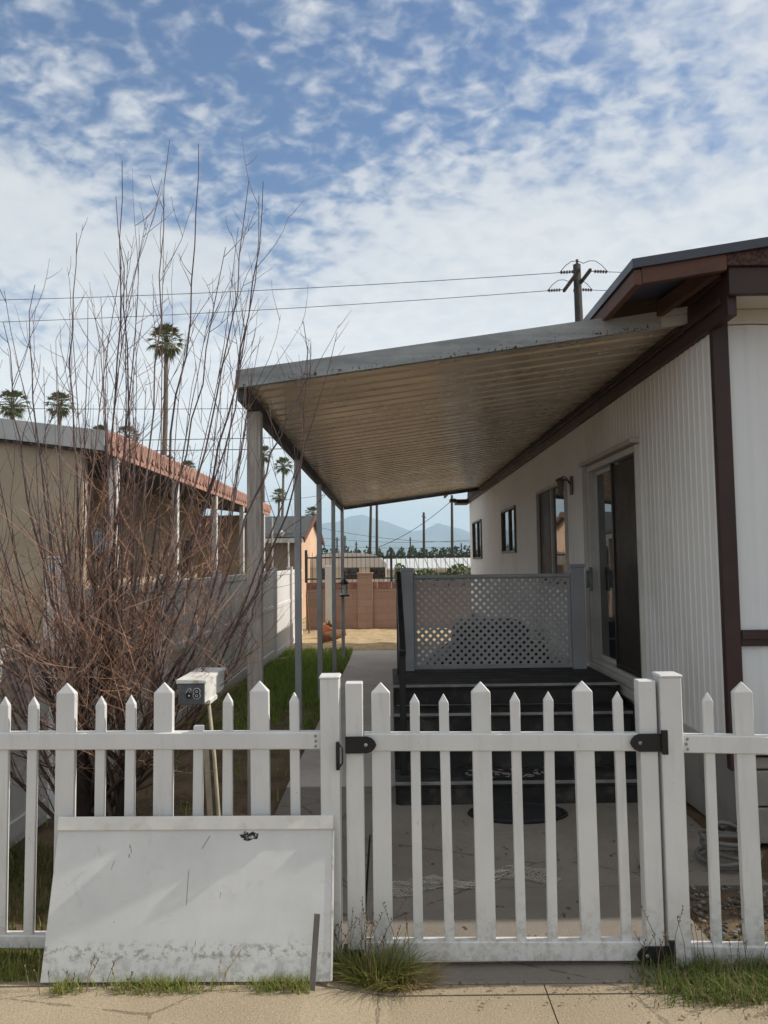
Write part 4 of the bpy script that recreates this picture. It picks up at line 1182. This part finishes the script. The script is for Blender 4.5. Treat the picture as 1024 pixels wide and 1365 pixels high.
# ------------------------------------------------------------------ utility poles and lines
def catenary(a, b, sag, n=14):
    a, b = Vector(a), Vector(b)
    return [a+(b-a)*i/n-Vector((0, 0, 4*sag*(i/n)*(1-i/n))) for i in range(n+1)]
PY = 25.0
tp = at(769, 353, PY)
up = thing('utility_pole', (tp.x, PY, gz(20)), 'wooden power pole with paired crossarms above the awning', 'utility pole', 'utility poles')
q = MB(); q.tube([(tp.x+.12, PY, gz(20)-.2), (tp.x, PY, tp.z)], [.19, .13], 12); q.build('pole', 'pole_wood', up, True)
ca = tp.z-.55
tn, tf = at(767, 366, PY-1.15), at(757, 402, PY+1.15)
arms = []
for dx in (-.20, .17):
    a = Vector((tp.x+dx+.02, PY-.95, ca)); b = Vector((tp.x+dx-.03, PY+.95, ca)); arms.append((a, b))
    q = MB(); q.beam(a, b, .09, .11, .01); q.build('crossarm', 'pole_wood', up)
ends = []
for f in (0, 1):
    for s, dx in ((-1, 0), (1, 1)):
        a = arms[dx][f]+Vector((s*.05, .12 if f == 0 else -.12, 0)); b = a+Vector((s*.55, 0, -.03))
        q = MB(); q.tube([a, b], .015, 5)
        for k in range(5):
            c = a+(b-a)*(.25+.16*k); q.tube([c-Vector((.022, 0, 0)), c+Vector((.022, 0, 0))], .055, 8)
        q.build('insulator', 'insulator', up); ends.append((f, s, b))
for f in (0, 1):
    l = [e[2] for e in ends if e[0] == f]
    a, b = l; m = (a+b)/2+Vector((0, 0, .30))
    q = MB(); q.tube([a+(m-a)*t+Vector((0, 0, .22*sin(pi*t))) for t in (0, .25, .5, .75, 1)]+[m+(b-m)*t+Vector((0, 0, .22*sin(pi*t))) for t in (.25, .5, .75, 1)], .012, 4); q.build('jumper', 'wire_black', up)
q = MB(); q.tube([(tp.x, PY-.05, tp.z-.05), (tp.x, PY-.05, tp.z+.16)], .045, 8); q.build('pole_top_pin', 'insulator', up)
def wire(pts, r, label):
    q = MB(); q.tube(pts, r, 4); tag(q.build('power_line', 'wire_black', None, loc=pts[0]), label, 'power line', 'power lines across the sky')
eL = {e[0]: e[2] for e in ends if e[1] < 0}; eR = {e[0]: e[2] for e in ends if e[1] > 0}
wire(catenary(eL[0], at(-260, 404, 28.5), .22), .011, 'upper of two wires from the crossarms to the left')
wire(catenary(eL[1], at(-260, 436, 31.2), .22), .011, 'lower of two wires from the crossarms to the left')
wire(catenary(eR[0], eR[0]+Vector((40, -4, -.4)), .8), .011, 'upper wire from the crossarms towards the right behind the roof')
wire(catenary(eR[1], eR[1]+Vector((40, -4, -.4)), .8), .011, 'lower wire from the crossarms towards the right behind the roof')
wire(catenary(at(-200, 541, 40), at(700, 537, 40), .25), .016, 'highest thin cable crossing behind the shrub at palm height')
wire(catenary(at(-200, 588, 42), at(700, 574, 42), .2), .020, 'cable just above the tile eave, upper of a close pair')
wire(catenary(at(-200, 601, 42), at(700, 590, 42), .2), .022, 'cable just above the tile eave, lower of a close pair')
def pole(px, pyt, Y, r, label, lean=0):
    c = at(px, pyt, Y); b = at(px+lean, 742, Y)
    t = thing('utility_pole', (b.x, Y, gz(20)), label, 'utility pole', 'utility poles')
    q = MB(); q.tube([(b.x, Y, gz(20)-.3), (c.x, Y, c.z)], [r*1.15, r*.85], 8); q.build('pole', 'pole_wood', t, True)
    q = MB(); q.beam((c.x-.2, Y-1.0, c.z-.5), (c.x+.2, Y+1.0, c.z-.5), .12, .12); q.build('crossarm', 'pole_wood', t)
    return c
p1 = pole(495, 655, 75, .14, 'leaning thin pole, left of a close pair under the awning end', -3)
p2 = pole(502.5, 648, 78, .14, 'upright thin pole, right of a close pair under the awning end', -.5)
p3 = pole(565, 683, 85, .15, 'pole with visible top between the mountain peaks')
p4 = pole(602.5, 660, 70, .13, 'thin pole right next to the far end of the mobile home')
for px, py, Y, lb_ in ((449.5, 716, 130, 'short distant pole left of the trailer roof'), (460, 714, 135, 'short distant pole over the trailer roof'), (475, 722, 140, 'faint distant pole right of the trailer roof centre'), (547, 716, 150, 'faint short pole left of the pole between the peaks'), (615, 724, 150, 'faint stubby pole beside the house corner')):
    pole(px, py, Y, .16, lb_)
wire(catenary(at(606, 664, 70), at(505, 729, 78), .5), .03, 'guy cable sloping down left from the pole by the house end')
wire(catenary(at(420, 702, 80), at(700, 716, 84), 1.0), .02, 'upper sagging cable across the mountains')
wire(catenary(at(420, 716, 95), at(700, 712, 88), .8), .02, 'middle sagging cable across the mountains')
wire(catenary(at(430, 727, 110), at(700, 724, 95), .5), .02, 'lowest cable running along the foot of the mountains')
wire(catenary(at(300, 672, 90), at(480, 652, 90), .3), .022, 'cable seen between the steel awning posts')

# ------------------------------------------------------------------ bare shrub
SBX, SBY = at(133, 1030, 3.88).x, 3.88
sh = thing('bare_shrub', (SBX, SBY, 0), 'tall leafless shrub with reddish twigs behind the left picket fence', 'shrub')
rn = random.Random(23)
def u(a, b): return rn.uniform(a, b)
def grow(p, d, L, n, up_, wig):
    pts = [Vector(p)]; d = Vector(d).normalized(); st_ = L/n
    for i in range(n):
        d = (d+Vector((u(-wig, wig), u(-wig, wig), u(-wig, wig)*.6+up_))).normalized()
        pts.append(pts[-1]+d*st_)
    return pts
def lerp_r(a, b, n): return [a+(b-a)*i/(n-1) for i in range(n)]
mt_, ms, mw, mg = MB(), MB(), MB(), MB()
tops = []
for bx, by, lean in ((at(113, 1030, SBY).x, SBY, -.05), (at(154, 1030, SBY+.02).x, SBY+.02, .05), (SBX, SBY+.14, .0)):
    p = grow((bx, by, -.05), (lean, u(-.05, .05), 1), .75, 6, .02, .06)
    mt_.tube(p, [.055, .049, .046, .044, .042, .038, .030], 10); tops.append(p)
def inside(q): return True
stems = []
for k in range(31):
    tr_ = tops[k % 3]; b = tr_[rn.choice((2, 3, 4, 5, 6))]
    a = 2*pi*k*.382+u(-.3, .3); tilt = radians(u(8, 58))
    d = Vector((cos(a)*sin(tilt), .62*sin(a)*sin(tilt), cos(tilt)))
    L = u(.6, 1.1); pts = grow(b, d, L, 8, .055, .10)
    ms.tube(pts, lerp_r(u(.009, .018), .0055, 9), 6); stems.append(pts)
def twigs(pts, n, lmin, lmax, r, up_, mesh, t0=.1, spread=.9):
    for _ in range(n):
        i = rn.randrange(max(1, int(len(pts)*t0)), len(pts)-1)
        d0 = (pts[i+1]-pts[i]).normalized()
        d = (d0*.6+Vector((u(-1, 1), u(-1, 1), u(-.3, .8)))*spread).normalized()
        p = grow(pts[i]+(pts[i+1]-pts[i])*R(), d, u(lmin, lmax), 4, up_, .16)
        mesh.tube(p, lerp_r(r, r*.45, 5), 3, False)
        yield p
whips = []
for pts in stems:
    for b in list(twigs(pts, 5, .35, .85, .0040, .10, ms, .2, .8)):
        for t in list(twigs(b, 6, .14, .45, .0017, .05, mg, .1)):
            list(twigs(t, 2, .07, .22, .0013, .02, mg, .1))
    list(twigs(pts, 14, .12, .45, .0016, .04, mg, .25))
    # long leaders: upright whips out of each stem end
    e = pts[-1]; rad = (Vector((e.x-SBX, e.y-SBY, 0))).length
    for k in range(rn.choice((1, 2, 2))):
        i = rn.choice((5, 6, 7, 8)); d0 = (pts[i]-pts[i-1]).normalized()
        d = (d0*.8+Vector((u(-.22, .22), u(-.22, .22), .75))).normalized()
        top = u(2.0, 3.35-.45*rad) if k else u(2.4, 3.6-.45*rad)
        L = max(.6, top-pts[i].z)
        w = grow(pts[i], d, L, 12, .075, .045)
        mw.tube(w, lerp_r(u(.0038, .0068), .0014, 13), 5, False); whips.append(w)
for w in whips:
    for b in list(twigs(w, 3, .25, .6, .0022, .16, mw, .15, .5)):
        list(twigs(b, 1, .1, .3, .0018, .1, mw, .2, .5))
    list(twigs(w, 4, .08, .28, .0020, .06, mg, .05, .8))
    lowpts = w[:6]
    for b in list(twigs(lowpts, 3, .2, .55, .0022, .07, mg, .05, .8)):
        list(twigs(b, 3, .08, .25, .0013, .03, mg, .1))
# a few bare sprays reaching over to the awning corner
for (pa, pb, pc) in (((300, 860), (430, 660), (405, 430)), ((290, 800), (375, 560), (415, 500)), ((310, 900), (340, 790), (352, 770)), ((240, 760), (335, 520), (350, 240)), ((190, 800), (262, 460), (266, 190)), ((150, 900), (150, 520), (167, 215)), ((165, 900), (215, 560), (222, 185)), ((180, 880), (312, 540), (328, 240)), ((180, 900), (332, 620), (346, 260)), ((120, 900), (86, 560), (100, 310)), ((140, 900), (200, 560), (150, 260)), ((100, 900), (30, 600), (45, 380)), ((110, 920), (20, 660), (8, 430)), ((180, 900), (255, 600), (300, 330))):
    a, b, c = at(*pa, 3.95), at(*pb, 3.9), at(*pc, 3.9)
    pts = [a*(1-t)**2+b*2*t*(1-t)+c*t*t for t in [i/12 for i in range(13)]]
    pts = [p+Vector((u(-.015, .015), u(-.015, .015), 0)) for p in pts]
    mw.tube(pts, lerp_r(.0075, .0018, 13), 5, False)
    for b_ in list(twigs(pts, 8, .15, .4, .0022, .12, mw, .3, .5)): list(twigs(b_, 1, .08, .2, .0017, .1, mw))
mt_.build('trunk', 'trunk_bark', sh, True)
ms.build('branches', 'stem_bark', sh, True); mw.build('shoots', 'whip_bark', sh, True); mg.build('twigs', 'twig_bark', sh)

# ------------------------------------------------------------------ grass, weeds, litter
def scatter(q, n, fx, hmin, hmax, w, bend=.6):
    for _ in range(n):
        x, y, z = fx(); q.blade((x, y, z), U(hmin, hmax), w*U(.7, 1.3), U(0, 2*pi), U(-.2, .5), U(0, bend))
q = MB()
def lawn():
    while True:
        y = 4.6+(16.2-4.6)*R()**.9; x = U(WX+.05, -.76)
        dens = .12+.88*min(1, max(0, (y-6.3)/2.2)); dens *= (.55+.45*sin(x*7+y*2.1)*sin(y*2.9-x)) if y < 9 else 1
        if R() < dens: return (x, y, gz(y)-.01)
scatter(q, 15000, lawn, .04, .12, .011)
tag(q.build('lawn', 'grass_lawn'), 'green grass strip between white fence and awning posts', 'grass', kind='stuff')
q = MB()
def left_in():
    while True:
        x, y = U(-2.15, -1.15), U(3.16, 4.4)
        if R() < max(.1, 1-.9*(x+2.15)/1.0): return (x, y, -.01)
scatter(q, 2600, left_in, .03, .10, .007)
tag(q.build('yard_grass', 'grass_dark'), 'sparse grass on soil behind the left picket fence', 'grass', kind='stuff')
q = MB()
def strip_l():
    while True:
        x = U(-1.75, -.30); y = 2.945+.1*R()**1.4
        k = .9 if x < -1.18 else (.45+.45*sin(x*13)+.1)
        if R() < k: return (x, y-(.07+.05*R() if x > -1.24 else .02*R()), .045)
scatter(q, 2600, strip_l, .018, .065, .005, .9)
def strip_b():
    x = U(-2.1, -1.30); return (x, U(3.0, 3.15), .04)
scatter(q, 900, strip_b, .03, .10, .006, .8)
tag(q.build('verge_grass', 'grass_green'), 'thin green grass along the foot of the white board', 'grass', kind='stuff')
# big weed clump by the latch post
wc = atZ(503, 1312)
wt_ = thing('weed_clump', (wc.x, wc.y, 0), 'large tuft of green weeds at the foot of the gate latch side', 'weed')
def clump(q, n, cx, cy, rx, ry, hmin, hmax, w, bend=.9):
    for _ in range(n):
        a = U(0, 2*pi); r = sqrt(R()); x = cx+rx*r*cos(a); y = cy+ry*r*sin(a)
        az_ = atan2(y-cy, x-cx)+U(-.7, .7)
        q.blade((x, y, -.005), U(hmin, hmax)*(1.1-.4*r), w*U(.7, 1.3), az_, U(.0, .55)*r+U(-.1, .15), U(.1, bend))
q = MB(); clump(q, 760, wc.x, wc.y-.005, .115, .055, .07, .22, .0055); q.build('blades', 'grass_green', wt_)
q = MB(); clump(q, 420, wc.x+.10, wc.y-.005, .12, .05, .04, .14, .004, 1.3); q.build('dry_blades', 'grass_dry', wt_)
def stalks(q, n, cx, cy, rx, ry, hmin, hmax):
    for _ in range(n):
        p = Vector((cx+U(-rx, rx), cy+U(-ry, ry), 0)); h = U(hmin, hmax); a = U(0, 2*pi); l = U(.05, .5)
        pts = [p, p+Vector((cos(a)*l*h*.3, sin(a)*l*h*.3, h*.6)), p+Vector((cos(a)*l*h, sin(a)*l*h*.6, h))]
        q.tube(pts, [.0016, .0013, .0009], 3, False)
        for k in range(5):
            c = pts[1]+(pts[2]-pts[1])*(.45+.12*k); d = Vector((U(-1, 1), U(-1, 1), 1.2)).normalized()*.014
            s = Vector((U(-1, 1), U(-1, 1), 0)).normalized()*.003
            q.face([c, c+d*.5+s, c+d, c+d*.5-s])
q = MB(); stalks(q, 26, wc.x, wc.y, .14, .04, .16, .31); q.build('seed_stalks', 'seed_stalk', wt_)
c2 = atZ(432, 1308)
w2 = thing('weed_clump', (c2.x, c2.y, 0), 'small weed tuft between the grey stake and left gate post', 'weed')
q = MB(); clump(q, 170, c2.x, c2.y, .05, .03, .03, .13, .0045); q.build('blades', 'grass_green', w2)
q = MB(); stalks(q, 7, c2.x, c2.y, .05, .02, .12, .22); q.build('seed_stalks', 'seed_stalk', w2)
c3 = atZ(140, 1300)
w3 = thing('weed_stalks', (c3.x, 2.9, 0), 'thin dry weed stalks standing before the left end of the board', 'weed')
q = MB(); stalks(q, 12, c3.x, 2.86, .22, .01, .09, .19); q.build('seed_stalks', 'seed_stalk', w3)
c3 = atZ(305, 1300)
w3 = thing('weed_stalks', (c3.x, 2.89, 0), 'lone pale weed sprig standing before the middle of the board', 'weed')
q = MB(); stalks(q, 3, c3.x, 2.86, .012, .01, .11, .18); q.build('seed_stalks', 'grass_dry', w3)
# wide weed patch right of the gate
q = MB()
def patch():
    while True:
        x = U(.90, 2.5); y = 2.80+.36*R()
        if x < 1.05 and R() > (x-.86)/.19*.8: continue
        if y < 2.86+.05*sin(x*9) and R() < .75: continue
        return (x, y, -.005)
scatter(q, 6500, patch, .025, .105, .005, 1.1)
tag(q.build('weed_patch', 'grass_dark'), 'spreading weeds along the fence right of the gate', 'weeds', kind='stuff')
q = MB(); stalks(q, 34, 1.5, 3.0, .6, .06, .12, .30)
tag(q.build('weed_seed_heads', 'seed_stalk'), 'seed stalks rising from the weeds right of the gate', 'weeds', kind='stuff')
q = MB(); scatter(q, 160, lambda: (U(.93, 1.0), U(3.75, 3.82), 0), .02, .06, .006)
c = atZ(865, 1160); q2 = MB(); scatter(q2, 90, lambda: (c.x+U(-.05, .05), c.y+U(-.02, .02), 0), .02, .07, .007)
q.bm.free(); tag(q2.build('joint_weed', 'grass_dark', None, loc=(c.x, c.y, 0)), 'small green weed growing from the driveway joint', 'weed')
# fallen leaves and gravel
q = MB()
def leaf_at(x, y, z, s):
    a = U(0, 6.28); d = Vector((cos(a), sin(a), U(-.2, .3)))*s; e = Vector((-sin(a), cos(a), U(-.3, .3)))*s*.5; c = Vector((x, y, z+.006))
    q.face([c-d, c+e, c+d, c-e])
for _ in range(260): leaf_at(U(-1.7, 2.2), 2.80+.17*R()**.5+U(-.03, .03), .004, U(.004, .011))
for _ in range(120): leaf_at(U(.85, 2.2), U(2.7, 2.95), .004, U(.004, .013))
for _ in range(60): leaf_at(U(-.1, 1.6), U(3.05, 3.7), .006, U(.005, .014))
for _ in range(500): leaf_at(U(-2.1, -.76), U(3.1, 7.5), .0, U(.008, .022))
for _ in range(160): leaf_at(U(-.7, 1.8), U(4.0, 5.0), .006, U(.005, .014))
tag(q.build('leaf_litter', 'leaf_litter'), 'scattered dry leaf bits on the ground', 'leaves', kind='stuff')
q = MB()
for _ in range(1500):
    x, y = U(1.34, 3.0), U(3.05, 3.79); s = U(.005, .016)
    r_ = bmesh.ops.create_icosphere(q.bm, subdivisions=1, radius=s, matrix=Matrix.Translation((x, y, s*.3)) @ Matrix.Rotation(U(0, 3), 4, 'Z') @ Matrix.Diagonal((1, U(.6, 1), U(.5, .8), 1)))
tag(q.build('gravel', 'pebble'), 'loose gravel beside the house corner', 'gravel', kind='stuff')

# ------------------------------------------------------------------ air
hz = MB(); hz.box(-9200, 9200, -9200, 9200, -2.2, 620)
hm_, ht_, hb_ = new_mat('haze_air')
ht_.n.remove(hb_)
pv = ht_.node('ShaderNodeVolumePrincipled'); pv.inputs['Color'].default_value = (.60, .82, 1.0, 1); pv.inputs['Density'].default_value = 2.1e-4
ht_.l.new(pv.outputs[0], ht_.n['Material Output'].inputs['Volume'])
tag(hz.build('haze', 'haze_air'), 'pale blue haze over the distant mountains', 'haze', kind='stuff')

# ------------------------------------------------------------------ light and sky
SUN = Vector((1.18, .135, 1.0)).normalized()
el = math.asin(SUN.z); rot = atan2(SUN.x, SUN.y)
sd_ = bpy.data.lights.new('sun', 'SUN'); sd_.energy = 3.8; sd_.angle = radians(.55); sd_.color = (1.0, .93, .82)
so = bpy.data.objects.new('sun', sd_); COL.objects.link(so); so.rotation_euler = SUN.to_track_quat('Z', 'Y').to_euler(); so.location = (8, 2, 12)
w = bpy.data.worlds.new('World'); S.world = w; w.use_nodes = True
t = NT(w.node_tree); bg = t.n['Background']; bg.inputs['Strength'].default_value = .1
sky = t.node('ShaderNodeTexSky', sky_type='NISHITA'); sky.sun_disc = False; sky.sun_elevation = el; sky.sun_rotation = rot
sky.air_density = 1.0; sky.dust_density = .6; sky.ozone_density = 1.6
tc = t.node('ShaderNodeTexCoord'); sep = t.node('ShaderNodeSeparateXYZ'); t.l.new(tc.outputs['Generated'], sep.inputs[0])
dx_, dy_, dz_ = sep.outputs
zz = t.math('ADD', t.math('MAXIMUM', dz_, 0.0), .32)
uu = t.math('DIVIDE', dx_, zz); vv = t.math('DIVIDE', dy_, zz)
cmb = t.node('ShaderNodeCombineXYZ'); t.l.new(uu, cmb.inputs[0]); t.l.new(vv, cmb.inputs[1]); PP = cmb.outputs[0]
def mapp(loc, sc, rz_=0):
    m = t.node('ShaderNodeMapping'); t.l.new(PP, m.inputs[0]); m.inputs['Location'].default_value = loc; m.inputs['Scale'].default_value = sc; m.inputs['Rotation'].default_value = (0, 0, rz_); return m.outputs[0]
big = t.noise(mapp((3.1, 1.7, 0), (1, 1, 1)), 2.2, 5, .55, .4)
puff = t.noise(mapp((.4, 5.2, 2), (1.0, 1.25, 1), .7), 21, 3, .5, .35)
fine = t.noise(mapp((8, 2, 5), (1, 1.2, 1), .7), 48, 3, .5, .2)
veil = t.noise(mapp((1.3, .2, 9), (.7, 1.3, 1), -.35), 2.6, 6, .6, .9)
low = t.ramp(dz_, .50, .20)
right = t.ramp(dx_, -.22, .30)
front = t.ramp(dy_, -.05, .35)
# rows of small puffs over the whole sky
cells = t.math('ADD', t.math('MULTIPLY', puff, .66), t.math('ADD', t.math('MULTIPLY', fine, .20), t.math('MULTIPLY', big, .66)))
cov = t.math('ADD', t.math('MULTIPLY', low, .16), t.math('MULTIPLY', t.ramp(dx_, -.45, .1), .06))
a1 = t.math('MULTIPLY', t.ramp(t.math('ADD', cells, cov), .655, .985), .84)
# smooth veil thickening to the right and towards the horizon, with unseen cover added behind and overhead for fill light
vsum = t.math('ADD', t.math('MULTIPLY', low, .56), t.math('MULTIPLY', right, .34))
vsum = t.math('ADD', vsum, t.math('MULTIPLY', t.math('MULTIPLY', low, right), .14))
vsum = t.math('ADD', vsum, t.math('MULTIPLY', t.math('SUBTRACT', 1.0, front), .5))
vsum = t.math('ADD', vsum, t.math('MULTIPLY', t.ramp(dz_, .66, .9), .4))
a2 = t.ramp(t.math('ADD', veil, vsum), .68, 1.10)
def bank(px, py, rad_x, rad_z, k):
    d = ray(px, py).normalized()
    ex_ = t.math('DIVIDE', t.math('SUBTRACT', dx_, d.x), rad_x); ez_ = t.math('DIVIDE', t.math('SUBTRACT', dz_, d.z), rad_z)
    r2 = t.math('ADD', t.math('MULTIPLY', ex_, ex_), t.math('MULTIPLY', ez_, ez_))
    r2 = t.math('ADD', r2, t.math('MULTIPLY', t.math('SUBTRACT', t.noise(mapp((2, 7, 3), (1, 1, 1)), 4.2, 6, .6), .5), 4.2))
    return t.math('MULTIPLY', t.math('MULTIPLY', t.ramp(r2, .2, 1.2, 1, 0), k), front)
b1 = bank(15, 262, .12, .050, .95); b2 = bank(110, 330, .20, .048, .9)
bk = t.math('MAXIMUM', b1, b2)
al = t.math('SUBTRACT', 1.0, t.math('MULTIPLY', t.math('SUBTRACT', 1.0, a1), t.math('MULTIPLY', t.math('SUBTRACT', 1.0, a2), t.math('SUBTRACT', 1.0, bk))))
al = t.math('MULTIPLY', al, .95)
shade = t.ramp(t.math('ADD', t.math('MULTIPLY', puff, .55), t.math('MULTIPLY', veil, .45)), .34, .66)
cl = t.mix(shade, (5.5, 5.7, 6.1), (6.9, 6.9, 7.0))
cl = t.mix(t.math('MULTIPLY', t.ramp(dz_, .45, .10), .85), cl, (10.2, 9.9, 9.6))
cl = t.mix(t.math('MULTIPLY', bk, .8), cl, (6.6, 6.6, 6.7))
cl = t.mix(t.math('MAXIMUM', t.math('SUBTRACT', 1.0, front), t.ramp(dz_, .66, .9)), cl, (6.1, 6.05, 6.0))  # fill brightness of the unseen cloud added behind and overhead
skyc = t.mix(1.0, sky.outputs[0], (.56, .75, 1.0), 'MULTIPLY')
t.l.new(t.mix(al, skyc, cl), bg.inputs['Color'])
S.view_settings.view_transform = 'Standard'; S.view_settings.look = 'None'
S.view_settings.exposure = 0.3; S.view_settings.gamma = 1.0
try: S.view_settings.use_curve_mapping = False
except Exception: pass
S.cycles.max_bounces = 8; S.cycles.volume_bounces = 1
S.cycles.use_denoising = True
